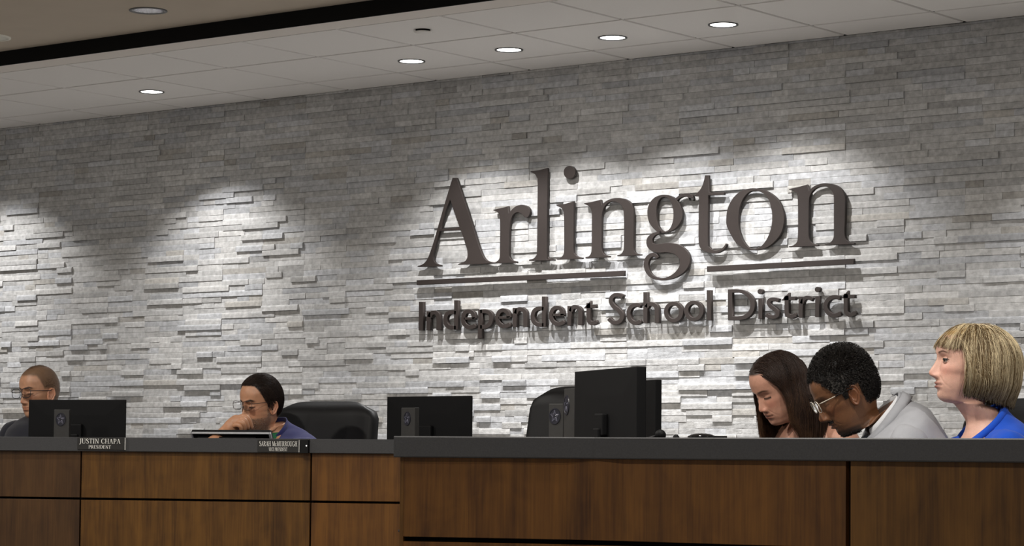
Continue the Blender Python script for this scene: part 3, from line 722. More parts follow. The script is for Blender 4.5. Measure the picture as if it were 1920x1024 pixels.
# ------------------------------------------------------------------ chairs
def chair(c, face, ztop, wd, label, roll_px=None, lean=.10, seat_z=DAIS+.46, h_back=None, thick=.09, corner=.09, crown=.0):
    """executive chair; c = centre of the backrest top (x,y); face = unit vector the sitter looks along"""
    face = Vector((face.x, face.y, 0)).normalized(); side = face.cross(UP).normalized()
    e = empty('office_chair', (c.x+face.x*.2, c.y+face.y*.2, DAIS), label, 'chair', 'black leather office chairs')
    # backrest: rounded padded slab
    nu, nv = 26, 24; zb = seat_z+.02; V = []; Fc = []
    hb = ztop-zb
    for layer in (0, 1):
        for j in range(nv+1):
            v = j/nv
            for i in range(nu+1):
                u = i/nu*2-1
                z = zb+hb*v
                # rounded top corners (superellipse)
                top = 1-max(0, (v-(1-corner/hb))/(corner/hb))**2.6 if v > 1-corner/hb else 1
                half = wd/2*(.80+.20*math.sin(min(1, v*1.35)*PI/2))*max(.0, 1-.28*(max(0, (v-(1-corner*1.6/hb))/(corner*1.6/hb))**2.2))
                x = u*half; zz = z-hb*.0+crown*(1-u*u)*v - (abs(u)**5)*corner*.55*max(0, (v-.75)/.25)
                edge = min(1, (1-abs(u))*half/.05); et = min(1, (1-v)*hb/.06); eb = min(1, v*hb/.06)
                puff = thick/2*math.sqrt(max(0, 1-(1-min(edge, et, eb))**2)) 
                bow = .05*(u*u)      # wraps forward at the sides
                d = (puff*(1.0+.35*math.cos(v*PI*3)*.25) if layer else -puff)+bow
                d -= lean*v
                p = Vector((c.x, c.y, 0))+side*x+face*(d+lean)+UP*zz
                V.append(p)
    N = (nu+1)*(nv+1)
    for layer in (0, 1):
        for j in range(nv):
            for i in range(nu):
                a = layer*N+j*(nu+1)+i; q = (a, a+1, a+nu+2, a+nu+1); Fc.append(q if layer else q[::-1])
    me = mesh_from('backrest', V, Fc); bm = bmesh.new(); bm.from_mesh(me); bmesh.ops.remove_doubles(bm, verts=bm.verts, dist=.0004)
    bk = link('backrest', bm_mesh('backrest', bm), M['leather'], e, True)
    # piping seam along both sides
    for s in (-1, 1):
        pts = []
        for j in range(3, nv-1):
            v = j/nv; half = wd/2*(.80+.20*math.sin(min(1, v*1.35)*PI/2))*max(.0, 1-.28*(max(0, (v-(1-corner*1.6/hb))/(corner*1.6/hb))**2.2))
            u = s*.80; pts.append(Vector((c.x, c.y, 0))+side*(u*half)+face*(-thick/2-.002+.05*u*u-lean*v+lean)+UP*(zb+hb*v))
        bm = bmesh.new(); add_tube(bm, pts, .0035, 6); link('seam', bm_mesh('seam', bm), M['leather'], bk, True)
    # seat
    bm = bmesh.new(); add_box(bm, Vector((c.x, c.y, 0))+face*(.30)+UP*(seat_z-.045), (wd*.95, .50, .09), frame(face), .035, 4); link('seat', bm_mesh('seat', bm), M['leather'], e, True)
    for s in (-1, 1):
        bm = bmesh.new(); q = Vector((c.x, c.y, 0))+side*(s*wd*.52)
        add_tube(bm, [q+face*.06+UP*(seat_z+.19), q+face*.10+UP*(seat_z+.21), q+face*.34+UP*(seat_z+.21), q+face*.38+UP*(seat_z+.19), q+face*.38+UP*(seat_z-.03), q*1+face*.30+UP*(seat_z-.06)-side*(s*.05)], .018, 8)
        link('armrest', bm_mesh('armrest', bm), M['black'], e, True)
    base = Vector((c.x, c.y, 0))+face*.28
    bm = bmesh.new(); add_lathe(bm, [(.03, DAIS+.07), (.03, seat_z-.08)], base, UP, 16); link('gas_column', bm_mesh('gas_column', bm), M['black'], e, True)
    for k in range(5):
        a = 2*PI*k/5+.3; d = face*math.cos(a)+side*math.sin(a)
        bm = bmesh.new(); add_tube(bm, [base+UP*(DAIS+.10), base+d*.15+UP*(DAIS+.085), base+d*.29+UP*(DAIS+.06)], [.022,.018,.014], 8); lg = link('leg', bm_mesh('leg', bm), M['black'], e, True)
        bm = bmesh.new(); add_lathe(bm, [(.0,-.012),(.024,-.012),(.027,0),(.024,.012),(.0,.012)], base+d*.29+UP*(DAIS+.028), d.cross(UP), 14, False, False); link('castor', bm_mesh('castor', bm), M['black'], lg, True)
    return e
def facing(a, b=0.0):     # a = 0 looks at the camera, 90 = image left
    return -CF*math.cos(R(a))-CR*math.sin(R(a))
# behind the man in blue, turned towards image left/front
cc = plan(612, 11.25, 0)
chair(cc, facing(20), tz(640, 752.5, 11.25), .52, 'wide black leather chair back right of the man in the blue jacket', thick=.10, corner=.04)
cc = plan(1079, 9.3, 0)
chair(cc, facing(50), tz(1066, 724, 9.3), .40, 'empty black chair half hidden behind the tallest monitor', thick=.09, corner=.05)
cc = plan(1912, 8.35, 0)
chair(cc, facing(70), tz(1912, 747, 8.35), .48, 'black chair behind the woman in the bright blue blazer, at the right edge', thick=.09, corner=.06)

# ------------------------------------------------------------------ small things standing on the nearer desk
def mic(px, ptop, t, r, label, dx=-.10):
    p = plan(px, t, 0); z = tz(px, ptop, t)-r
    e = empty('microphone', (p.x+CR.x*dx, p.y+CR.y*dx, ZW), label, 'microphone', 'desk microphones')
    bm = bmesh.new(); bmesh.ops.create_icosphere(bm, subdivisions=4, radius=r, matrix=Matrix.Translation((p.x, p.y, z)))
    for v in bm.verts: v.co += (v.co-Vector((p.x, p.y, z)))*(.06*mnoise.noise(v.co*300))
    link('foam_head', bm_mesh('foam_head', bm), M['blackmatte'], e, True)
    q = p+CR*dx
    bm = bmesh.new(); add_tube(bm, [Vector((q.x, q.y, ZW+.02)), Vector((q.x, q.y, ZW+.1)), Vector((q.x+CR.x*.02, q.y+CR.y*.02, z-.06)), Vector((p.x-CR.x*.04, p.y-CR.y*.04, z-.01)), Vector((p.x, p.y, z))], .0045, 8)
    link('gooseneck', bm_mesh('gooseneck', bm), M['black'], e, True)
    bm = bmesh.new(); add_lathe(bm, [(.055, 0), (.055, .012), (.03, .022), (.012, .03)], Vector((q.x, q.y, ZW)), UP, 28); link('base', bm_mesh('base', bm), M['black'], e, True)
mic(1233, 805.5, 7.0, .0155, 'larger round microphone head peeking over the ledge beside the monitors', -.06)
mic(1262.5, 814.8, 7.0, .0095, 'small round microphone tip just right of the larger one', .03)
# glossy dark mouse lying on the ledge
t = 6.45; p = plan(1311, t, 0); r_ = 27/F_PX*t; zt = tz(1311, 812.4, t); zl = Z_TOPR; hh_ = zt-zl
e = empty('computer_mouse', (p.x, p.y, zl), 'low glossy black mouse lying on the ledge, left of the woman with long hair', 'mouse')
bm = bmesh.new(); add_lathe(bm, [(r_*.92, 0), (r_, hh_*.25), (r_*.93, hh_*.5), (r_*.6, hh_*.85), (r_*.3, hh_*.98), (0, hh_)], Vector((p.x, p.y, zl)), UP, 48, True, False)
link('shell', bm_mesh('shell', bm), mat('gloss_black', (.006,.006,.007), .08, spec=.7), e, True)
bm = bmesh.new(); add_box(bm, p+CR*(r_+.010)+UP*(zl+.0035), (.034, .03, .005), frame(CF), .001); link('cable_end', bm_mesh('cable_end', bm), M['black'], e)
# ------------------------------------------------------------------ people
M['skin'] = mat('skin', (.5,.3,.2), .42, bump=.3, bscale=520, var=.09, vscale=70, attr='tint', spec=.5, sss=.10)
M['hairm'] = mat('hair', (.05,.03,.02), .45, attr='tint', spec=.35, var=.05, vscale=80)
M['eyewhite'] = mat('eye', (.6,.57,.54), .15, attr='tint')
def fabric(name, col, bump=.35, sc=500, rough=.85, var=.06, sheen=.15):
    return mat(name, col, rough, bump=bump, bscale=sc, var=var, vscale=35, spec=.2, sheen=sheen)
M['glassm'], _nt, _b = newmat('spectacle_lens'); _b.inputs['Transmission Weight'].default_value = 1; _b.inputs['Roughness'].default_value = .02; _b.inputs['IOR'].default_value = 1.02; _b.inputs['Base Color'].default_value = (.93,.93,.95,1)

def interp(tab, t):
    tab = np.array(tab, float); return np.interp(t, tab[:, 0], tab[:, 1])
def cr_resample(K, n):
    """Catmull-Rom of K (m,d) arrays, n samples with equal arc of first 3 columns"""
    K = np.array(K, float); C = np.array(catmull(list(K), 14))
    d = np.r_[0, np.cumsum(np.linalg.norm(np.diff(C[:, :6], axis=0), axis=1))]
    s = np.linspace(0, d[-1], n); return np.stack([np.interp(s, d, C[:, i]) for i in range(C.shape[1])], 1)
def G(a, s): return np.exp(-(a/s)**2)
def srgb(r, g, b):
    f = lambda c: (c/255/12.92) if c <= 10 else ((c/255+.055)/1.055)**2.4
    return np.array([f(r), f(g), f(b)])

# sagittal midline of the head in head coordinates: x forward, z up, origin between the ears at eye level-ish
# rows: (Fx, Fz, Bx, Bz, halfwidth, centre fraction)
HEADK = [
 (-.006, .1235, -.010, .1235, .0010, .5),
 ( .022, .1205, -.040, .1195, .0290, .5),
 ( .048, .1100, -.066, .1060, .0500, .5),
 ( .070, .0930, -.084, .0880, .0640, .5),
 ( .083, .0740, -.094, .0680, .0715, .5),
 ( .0895,.0550, -.0985,.0480, .0755, .52),
 ( .0910,.0380, -.1005,.0290, .0770, .52),
 ( .0905,.0250, -.1005,.0130, .0768, .52),
 ( .0860,.0120, -.0990,-.0010,.0755, .52),
 ( .0835,.0000, -.0965,-.0130,.0735, .52),
 ( .0835,-.0120,-.0930,-.0250,.0710, .52),
 ( .0840,-.0240,-.0885,-.0370,.0680, .50),
 ( .0845,-.0360,-.0830,-.0480,.0650, .50),
 ( .0850,-.0480,-.0780,-.0580,.0620, .48),
 ( .0850,-.0600,-.0730,-.0670,.0595, .46),
 ( .0840,-.0710,-.0690,-.0750,.0565, .44),
 ( .0815,-.0820,-.0660,-.0820,.0530, .42),
 ( .0800,-.0930,-.0640,-.0880,.0490, .40),
 ( .0765,-.1040,-.0625,-.0940,.0455, .40),
 ( .0690,-.1130,-.0615,-.1000,.0430, .42),
 ( .0560,-.1175,-.0610,-.1060,.0430, .45),
 ( .0400,-.1190,-.0610,-.1120,.0455, .48),
 ( .0270,-.1220,-.0615,-.1180,.0500, .5),
]
def head_features(L, p):
    """L (n,3) head coordinates -> displacement and tint"""
    x, y, z = L[:, 0], L[:, 1], L[:, 2]; ay = np.abs(y); fr = (x > .02).astype(float)*np.clip((x-.02)/.03, 0, 1)
    ns = p.get('nose', 1.0); dx = np.zeros(len(L)); dy = np.zeros(len(L)); dz = np.zeros(len(L))
    A = interp([(-.2,0),(-.0575,0),(-.0530,.003),(-.0490,.012),(-.0450,.0205),(-.040,.0245),(-.035,.0255),(-.030,.0240),(-.022,.0195),(-.012,.0140),(0,.0085),(.010,.0045),(.020,.0015),(.028,0),(.2,0)], z)*ns
    sg_ = interp([(-.06,.0135),(-.05,.0120),(-.042,.0108),(-.032,.0092),(-.02,.0074),(0,.0066),(.02,.0105)], z)
    dx += A*np.exp(-(ay/sg_)**2.3)*fr
    dx += .0085*G(ay-.0135, .0056)*G(z+.0435, .0068)*fr          # nostril wings
    dx -= .004*G(ay-.0065, .0035)*G(z+.0515, .0028)*fr            # nostrils
    es = p.get('eye_deep', 1.0)
    dx -= .0105*es*G(ay-.030, .0155)*G(z-.0045, .0120)*fr         # sockets
    dx -= .0035*G(ay-.014, .006)*G(z-.008, .010)*fr               # beside the bridge
    eb = p.get('eye_open', 0.0)
    dx += (.0074)*G(ay-.0315, .0125)*G(z-.001, .0078)*fr          # eyeball under the lids
    dx -= .0012*G(ay-.0315, .014)*G(z-.0085, .0018)*fr            # lid crease
    dx -= .0008*G(ay-.0315, .012)*G(z+.0045, .0012)*fr
    dx += .0036*p.get('brow', 1.0)*G(ay-.024, .018)*G(z-.0225, .0065)*fr
    dx += .0020*p.get('brow', 1.0)*G(y, .012)*G(z-.024, .008)*fr
    dy += np.sign(y)*.0030*G(z+.018, .016)*G(x-.045, .022)        # cheekbones
    dx += .0030*G(ay-.040, .016)*G(z+.022, .016)*fr
    dx += .0060*p.get('lips', 1.0)*G(y, .0195)*G(z+.0645, .0036)*fr*(1-.12*G(y, .004))
    dx += .0066*p.get('lips', 1.0)*G(y, .0165)*G(z+.0755, .0045)*fr
    dx -= .0032*G(y, .022)*G(z+.0700, .0014)*fr                   # mouth line
    dx -= .0022*G(ay-.024, .004)*G(z+.0700, .004)*fr
    dx -= .0032*G(y, .018)*G(z+.0855, .0040)*fr
    dx += .0030*p.get('chin', 1.0)*G(y, .018)*G(z+.103, .009)*fr
    dx -= .0010*G(y, .0022)*G(z+.0575, .005)*fr                   # philtrum
    u = (z+.043)+(ay-.019)*1.35                                   # nose-mouth fold
    dx -= p.get('fold', 1.0)*.0016*np.exp(-(u/.0022)**2)*(z < -.04)*(z > -.080)*fr
    dy -= np.sign(y)*.0035*G(z-.028, .02)*G(x-.060, .022)         # temples
    dy += np.sign(y)*p.get('jaw', 0.0)*G(z+.072, .02)*G(x-.0, .035)
    # tint
    skin = np.array(p['skin']); T = np.tile(skin, (len(L), 1))
    def mixc(c, w): 
        nonlocal T; w = np.clip(w, 0, 1)[:, None]; T = T*(1-w)+np.array(c)*w
    red = skin*np.array([1.05, .78, .76])
    mixc(red, .55*G(ay-.038, .018)*G(z+.028, .018)*fr+.5*G(y, .012)*G(z+.04, .010)*fr)
    lw = G(y, .021)**1*(np.exp(-((z+.0650)/.0040)**4)+np.exp(-((z+.0755)/.0052)**4))*(ay < .026)*fr
    mixc(p['lip'], lw*.9)
    mixc(skin*.25, np.exp(-((z+.0702)/.0011)**2)*(ay < .025)*fr*.8)
    mixc(skin*.3, .7*G(ay-.0068, .003)*G(z+.0520, .0022)*fr)
    br = p.get('browc', skin*.2); bz = .0225+.0045*np.clip((ay-.014)/.02, 0, 1)-.004*np.clip((ay-.036)/.012, 0, 1)
    mixc(br, np.minimum(1, p.get('brow_w', .85))*np.exp(-((z-bz)/p.get('brow_t', .0034))**4)*(1/(1+np.exp(-(ay-.012)/.0015)))*(1/(1+np.exp((ay-.050)/.002)))*fr)
    # lashes / lid line of lowered eyes
    if not p.get('eyes_open'):
        lz = -.0035-.0016*(1-((ay-.0315)/.014)**2)
        mixc(p.get('lash', skin*.10), p.get('lash_w', .85)*np.exp(-((z-lz)/p.get('lash_t', .0014))**2)*(np.abs(ay-.0315) < .0145)*fr)
        mixc(skin*.62, .5*np.exp(-((z-.0085)/.0016)**2)*(np.abs(ay-.0315) < .013)*fr)
        mixc(skin*.80, .4*G(ay-.0315, .014)*G(z-.002, .006)*fr)
    else:
        mixc(p.get('lash', skin*.10), .9*np.exp(-((z-.0058+((ay-.0315)/.014)**2*.003)/.0014)**2)*(np.abs(ay-.0315) < .0155)*fr)
        mixc(p.get('lash', skin*.10), .5*np.exp(-((z+.0050-((ay-.0315)/.014)**2*.003)/.0010)**2)*(np.abs(ay-.0315) < .0145)*fr)
        mixc(skin*.6, .4*G(ay-.0315, .015)*G(z-.012, .004)*fr)
    for c, f in p.get('paint', []):
        mixc(c, f(x, y, z))
    return np.stack([dx, dy, dz], 1), T

def ear_mesh(side, p):
    """(verts, faces) in head coordinates"""
    nr, na = 14, 36; a_, b_ = .0165, .0325; V = []; F = []
    tilt = R(12); flare = R(24)
    for i in range(nr+1):
        r = i/nr
        for j in range(na):
            th = 2*PI*j/na; cx_, cz_ = math.cos(th), math.sin(th)
            wz = b_*(1.0 if cz_ > 0 else 1.02); wx = a_*(1.12 if cz_ > .0 else .92-.22*abs(cz_)**2)
            if cx_ > 0: wx *= .9
            u = r*wx*cx_; v = r*wz*cz_
            helix = .0060*math.exp(-((r-.88)/.10)**2)*(.35 if (cx_ > .3 and cz_ < .35) else 1)*(1 if cz_ > -.75 else .55)
            groove = -.0020*math.exp(-((r-.70)/.08)**2)
            anti = .0030*math.exp(-((r-.52)/.12)**2)*(1 if cx_ < .2 else .1)
            concha = -.0075*math.exp(-((u-.002)/.0075)**2-((v+.003)/.0125)**2)
            trag = .0055*math.exp(-((u-.0125)/.0035)**2-((v+.004)/.006)**2)
            lob = .0015*math.exp(-((v+.027)/.008)**2)
            h = .004+helix+groove+anti+concha+trag+lob - (.004 if r > .97 else 0)
            V.append((u, h, v))
    for i in range(nr):
        for j in range(na):
            k = (j+1) % na; F.append((i*na+j, i*na+k, (i+1)*na+k, (i+1)*na+j))
    # rim back towards the skull
    base = len(V)
    for s_, dd in ((.99, -.003), (.72, -.009)):
        for j in range(na):
            u, h, v = V[nr*na+j]; V.append((u*s_, dd, v*s_))
    for q, w_ in ((nr*na, base), (base, base+na)):
        for j in range(na):
            k = (j+1) % na; F.append((q+j, q+k, w_+k, w_+j))
    out = []
    sc_ = p.get('ear', 1.0)
    for u, h, v in V:
        u, h, v = u*sc_, h*sc_, v*sc_
        x = u*math.cos(flare)-h*math.sin(flare)*1; yy = h*math.cos(flare)+(-u)*math.sin(flare)
        x2 = x*math.cos(tilt)-v*math.sin(tilt)*1.0; z2 = v*math.cos(tilt)+x*math.sin(tilt)
        out.append((x2-.003, side*(yy+.0765-.0015+.004), z2-.014))
    if side < 0: F = [f[::-1] for f in F]
    return out, F

class Head:
    def __init__(s, px, py, t, yaw, pitch=0, roll=0, scale=1.0):
        """head origin at pixel/depth; yaw 0 = towards camera, 90 = image left; pitch>0 looks down; roll>0 leans to the image side it faces away from"""
        s.o = at(px, py, t); s.sc = scale
        f = facing(yaw); left = UP.cross(f).normalized()
        rot = Matrix.Rotation(R(pitch), 3, left); f2 = rot @ f; up2 = rot @ UP
        r2 = Matrix.Rotation(R(roll), 3, f2); left = r2 @ left; up2 = r2 @ up2
        s.f, s.l, s.u = f2, left, up2
        s.M = np.array([[f2.x, left.x, up2.x], [f2.y, left.y, up2.y], [f2.z, left.z, up2.z]])
    def w(s, L):           # local (n,3) -> world
        L = np.atleast_2d(np.array(L, float)); return (L*s.sc) @ s.M.T + np.array(s.o)
    def local(s, W): return ((np.atleast_2d(W)-np.array(s.o)) @ s.M)/s.sc
    def wp(s, x, y, z): return Vector(s.w([(x, y, z)])[0])

def ring_surface(K, n, na, head=None, p=None, dense=True):
    """K rows: F(3) B(3) L(3) w c e -> verts, faces, tints"""
    Rr = cr_resample(K, n)
    th = np.linspace(0, 2*PI, na, endpoint=False)
    if dense: th = th-.55*np.sin(th)*(1) *1.0      # denser in front (th=0)
    V = []
    for r in Rr:
        F, B, L, w_, c, e = r[0:3], r[3:6], r[6:9], r[9], r[10], r[11]
        L = L/np.linalg.norm(L); C = F+(B-F)*c
        ct, st_ = np.cos(th), np.sin(th)
        fr = np.sign(ct)*np.abs(ct)**e; sd = np.sign(st_)*np.abs(st_)**e
        ax = np.where(ct[:, None] > 0, (F-C)[None]*np.abs(fr)[:, None], (B-C)[None]*np.abs(fr)[:, None])
        V.append(C+ax+L[None]*(w_*sd)[:, None])
    V = np.concatenate(V)
    T = None
    if head is not None:
        Lc = head.local(V); D, T = head_features(Lc, p); V = head.w(Lc+D)
    F_ = []
    for i in range(n-1):
        for j in range(na):
            k = (j+1) % na; F_.append((i*na+j, (i+1)*na+j, (i+1)*na+k, i*na+k))
    F_.append(tuple(range(na))); F_.append(tuple(range((n-1)*na, n*na))[::-1])
    return V, F_, T
def set_tint(me, T):
    a = me.attributes.new('tint', 'FLOAT_COLOR', 'POINT'); arr = np.ones((len(T), 4), np.float32); arr[:, :3] = T; a.data.foreach_set('color', arr.ravel())
def loft(path, n=40, na=28, e=1.0):
    """path rows: centre(3), axisA(3) , ra, axisB(3), rb -> verts, faces"""
    K = [(*r[0], *r[1], r[2], *r[3], r[4]) for r in path]
    Rr = cr_resample(K, n); th = np.linspace(0, 2*PI, na, endpoint=False); V = []
    for r in Rr:
        A_ = r[3:6]/np.linalg.norm(r[3:6]); B_ = r[7:10]/np.linalg.norm(r[7:10])
        V.append(r[0:3]+A_[None]*(r[6]*np.cos(th))[:, None]+B_[None]*(r[10]*np.sin(th))[:, None])
    V = np.concatenate(V); F_ = []
    for i in range(n-1):
        for j in range(na):
            k = (j+1) % na; F_.append((i*na+j, i*na+k, (i+1)*na+k, (i+1)*na+j))
    F_.append(tuple(range(na))[::-1]); F_.append(tuple(range((n-1)*na, n*na)))
    return V, F_
def tube_path(pts, radii, n=40, na=20, flat=1.0, ref=None):
    pts = [Vector(p) for p in pts]; rows = []; prev = Vector(ref) if ref is not None else None
    for i, p in enumerate(pts):
        d = (pts[min(i+1, len(pts)-1)]-pts[max(i-1, 0)]).normalized()
        a = d.orthogonal().normalized() if prev is None else (prev-d*prev.dot(d)).normalized()
        prev = a; b = d.cross(a)
        rows.append((tuple(p), tuple(a), radii[i], tuple(b), radii[i]*flat))
    return loft(rows, n, na)
def join_parts(parts):
    V = []; F = []; T = []
    for v, f, t in parts:
        b = len(V) if not isinstance(V, np.ndarray) else 0
        off = sum(len(q) for q in V) if V else 0
        V.append(np.array(v)); F += [tuple(i+off for i in q) for q in f]; T.append(np.array(t))
    return np.concatenate(V), F, np.concatenate(T)
def wrinkle(V, amp, sc, seed=0, dirv=None):
    out = V.copy()
    for i, v in enumerate(V):
        q = Vector(v)*sc+Vector((seed, seed*1.7, 0))
        n_ = mnoise.noise_vector(q)+mnoise.noise_vector(q*2.3)*.5
        out[i] += np.array(n_)*amp
    return out

def person(name, label, H, p, torso):
    """torso: neck (N), up (tu), face (tf), shoulder half width, etc."""
    e = empty('person', (0, 0, 0), label, 'person')
    N = Vector(torso['neck']); tu = Vector(torso['up']).normalized(); tf = Vector(torso['face']).normalized()
    tl = tu.cross(tf).normalized(); tf = tl.cross(tu).normalized(); torso['l'] = tl; torso['f'] = tf; torso['u'] = tu
    e.location = (N-tu*.55); e.location.z = DAIS
    K = []
    wd = p.get('width', 1.0); nk = p.get('neck_r', .056)
    for (fx, fz, bx, bz, w_, c) in HEADK:
        w_ = w_*wd
        if p.get('top') and fz > .03: fz = .03+(fz-.03)*p['top']; bz = .03+(bz-.03)*p['top'] if bz > .03 else bz
        if fz < -.03: w_ = w_*p.get('jaw_w', 1.0)
        F = H.w([(fx, 0, fz)])[0]; B = H.w([(bx, 0, bz)])[0]
        ee = .90 if fz > .06 else (.86 if fz > -.09 else .95)
        K.append((*F, *B, *H.l, w_*H.sc, c, ee))
    def TR(fo, bo, z, w_, c=.5, zb=None, e_=1.0):
        F = N+tf*fo+tu*z; B = N-tf*bo+tu*(z if zb is None else zb); return (*F, *B, *tl, w_, c, e_)
    sw = torso.get('sw', .19)
    dp = torso.get('depth', 1.0)
    K += [TR(.048*dp, .062*dp, .015, nk+.004, .5, .035), TR(.052*dp, .072*dp, -.012, nk+.006, .5, .012), TR(.064*dp, .088*dp, -.034, sw*(.56 if torso.get('bare') else .45), .5, -.012), TR(.082*dp, .100*dp, -.058, sw*(.80 if torso.get('bare') else .70), .5, -.04),
          TR(.098*dp, .112*dp, -.09, sw*.93, .5, -.075), TR(.112*dp, .118*dp, -.15, sw*.95, .5), TR(.118*dp, .112*dp, -.24, sw*.88, .5), TR(.112, .10, -.36, sw*.80, .5), TR(.115, .11, -.50, sw*.86, .5), TR(.08, .09, -.56, sw*.6, .5)]
    V, F_, T = ring_surface(K, 330, 150, H, p)
    parts = [(V, F_, T)]
    for s in (-1, 1):
        ev, ef = ear_mesh(s, p); Tv = np.tile(np.array(p['skin'])*np.array([1.04,.9,.88]), (len(ev), 1)); parts.append((H.w(ev), ef, Tv))
    # legs under the desk
    for s in (-1, 1):
        hip = N-tu*.50+tl*(s*.09); kn = Vector((hip.x, hip.y, DAIS+.50))+Vector((tf.x, tf.y, 0)).normalized()*.30+tl*(s*.05); an = Vector((kn.x, kn.y, DAIS+.09))
        lv, lf = tube_path([hip, hip.lerp(kn, .5), kn, kn.lerp(an, .5), an], [.085, .078, .06, .05, .04], 30, 16)
        parts.append((lv, lf, np.tile(p['skin'], (len(lv), 1))))
    for v, f in torso.get('extra', []):
        parts.append((v, f, np.tile(np.array(p['skin']), (len(v), 1))))
    Vb, Fb, Tb = join_parts(parts)
    me = mesh_from('body', Vb, Fb); set_tint(me, Tb); link('body', me, M['skin'], e, True); p['_body'] = me
    # trousers and shoes
    bmv = []; 
    tm = torso.get('trousers', M_dark)
    for s in (-1, 1):
        hip = N-tu*.50+tl*(s*.09); fw = Vector((tf.x, tf.y, 0)).normalized(); kn = Vector((hip.x, hip.y, DAIS+.50))+fw*.30+tl*(s*.05); an = Vector((kn.x, kn.y, DAIS+.08))
        v, f = tube_path([hip+UP*.03, hip.lerp(kn, .5), kn, kn.lerp(an, .5), an], [.112, .092, .076, .066, .062], 30, 16)
        bmv.append((v, f, np.zeros((len(v), 3))))
        bm = bmesh.new(); add_box(bm, an+fw*.07+UP*(-.05), (.09, .26, .06), frame(fw), .02, 3); link('shoe', bm_mesh('shoe', bm), M['black'], e, True)
    v, f, _ = join_parts(bmv); link('trousers', mesh_from('trousers', v, f), tm, e, True)
    return e
M_dark = fabric('dark_trousers', (.012,.012,.015))

def jacket(e, torso, material, arms, name='jacket', grow=.016, neck_open=.074, lapel=True, z_top=.012, zb_top=.045, seed=1, wr=.004, collar_mat=None):
    """coat body over the torso with sleeves; arms: list of (shoulder side, elbow, wrist)"""
    N = Vector(torso['neck']); tu, tf, tl = torso['u'], torso['f'], torso['l']; sw = torso.get('sw', .19)+grow; dp = torso.get('depth', 1.0)*1.10
    def TR(fo, bo, z, w_, c=.5, zb=None, e_=1.0):
        F = N+tf*fo+tu*z; B = N-tf*bo+tu*(z if zb is None else zb); return (*F, *B, *tl, w_, c, e_)
    K = [TR(.058*dp, .070*dp, z_top-.04, neck_open-.006, .5, zb_top), TR(.064*dp, .078*dp, z_top-.048, neck_open+.006, .5, zb_top-.012), TR(.076*dp, .094*dp, z_top-.056, sw*.62, .5, zb_top-.04, .97), TR(.094*dp, .112*dp, z_top-.074, sw*.86, .5, zb_top-.07, .92),
         TR(.112*dp, .126*dp, z_top-.105, sw*.99, .5, zb_top-.11, .88), TR(.130*dp, .134*dp, -.16, sw*1.02, .5, None, .88), TR(.136*dp, .130*dp, -.26, sw*.97, .5, None, .9), TR(.134, .122, -.38, sw*.92, .5), TR(.135, .13, -.54, sw*1.0, .5), TR(.13, .125, -.60, sw*.98, .5)]
    V, F_, _ = ring_surface(K, 120, 96, dense=False)
    F_ = F_[:-2]
    V = wrinkle(V, wr, 9, seed)
    parts = [(V, F_, np.zeros((len(V), 3)))]
    me = mesh_from(name, *join_parts(parts)[:2]); o = link(name, me, material, e, True)
    sol = o.modifiers.new('s', 'SOLIDIFY'); sol.thickness = .004; sol.offset = 0
    for (s, el, wr_) in arms:
        sh = N+tl*(s*(sw-.050))-tu*.098
        pts = [sh-tl*(s*.05)+tu*.028, sh+tl*(s*.018)+tu*.012, sh.lerp(Vector(el), .30)+tl*(s*.012), sh.lerp(Vector(el), .62), Vector(el), Vector(el).lerp(Vector(wr_), .5), Vector(wr_)]
        v, f = tube_path(pts, [.042, .060, .063, .059, .054, .047, .040], 60, 26)
        v = wrinkle(v, wr*1.3, 13, seed+3*s)
        sm = mesh_from('sleeve', v, f); link('sleeve', sm, material, o, True)
    return o
def lapel_strip(parent, material, pts_in, pts_out, name='lapel', thick=.004):
    """ribbon between two polylines (world), thickened"""
    A_ = catmull([tuple(p) for p in pts_in], 8); B_ = catmull([tuple(p) for p in pts_out], 8); V = []; F = []
    m = 5
    for a, b in zip(A_, B_):
        for k in range(m):
            u = k/(m-1); V.append(a+(b-a)*u)
    for i in range(len(A_)-1):
        for k in range(m-1): q = i*m+k; F.append((q, q+1, q+m+1, q+m))
    o = link(name, mesh_from(name, V, F), material, parent, True)
    md = o.modifiers.new('s', 'SOLIDIFY'); md.thickness = thick; md.offset = 0
    return o
def collar_ring(parent, torso, material, r_f, r_b, w_, z0f, z0b, h, flare=.012, name='collar', a0=0.35, thick=.004, fold=True):
    """stand-and-fall collar around the neck base, open in front by angle a0"""
    N = Vector(torso['neck']); tu, tf, tl = torso['u'], torso['f'], torso['l']
    V = []; F = []; n = 48; prof = [(0, 0), (.5, .2), (1.0, 0.35), (1.02, .75), (.62, 1.25), (.05, 1.75)] if fold else [(0, 0), (.5, .1), (1, .2)]
    for i in range(n+1):
        a = a0+(2*PI-2*a0)*i/n; c, s = math.cos(a), math.sin(a)
        f_ = (1+c)/2; z0 = z0b+(z0f-z0b)*f_**1.2
        for hh, fl in prof:
            rr = 1+fl*flare/.06
            V.append(N+tf*((r_f if c > 0 else r_b)*c*rr)+tl*(w_*s*rr)+tu*(z0+h*hh*(1-.15*f_)))
    m = len(prof)
    for i in range(n):
        for k in range(m-1): q = i*m+k; F.append((q, q+1, q+m+1, q+m))
    o = link(name, mesh_from(name, V, F), material, parent, True)
    md = o.modifiers.new('s', 'SOLIDIFY'); md.thickness = thick; md.offset = 0
    return o

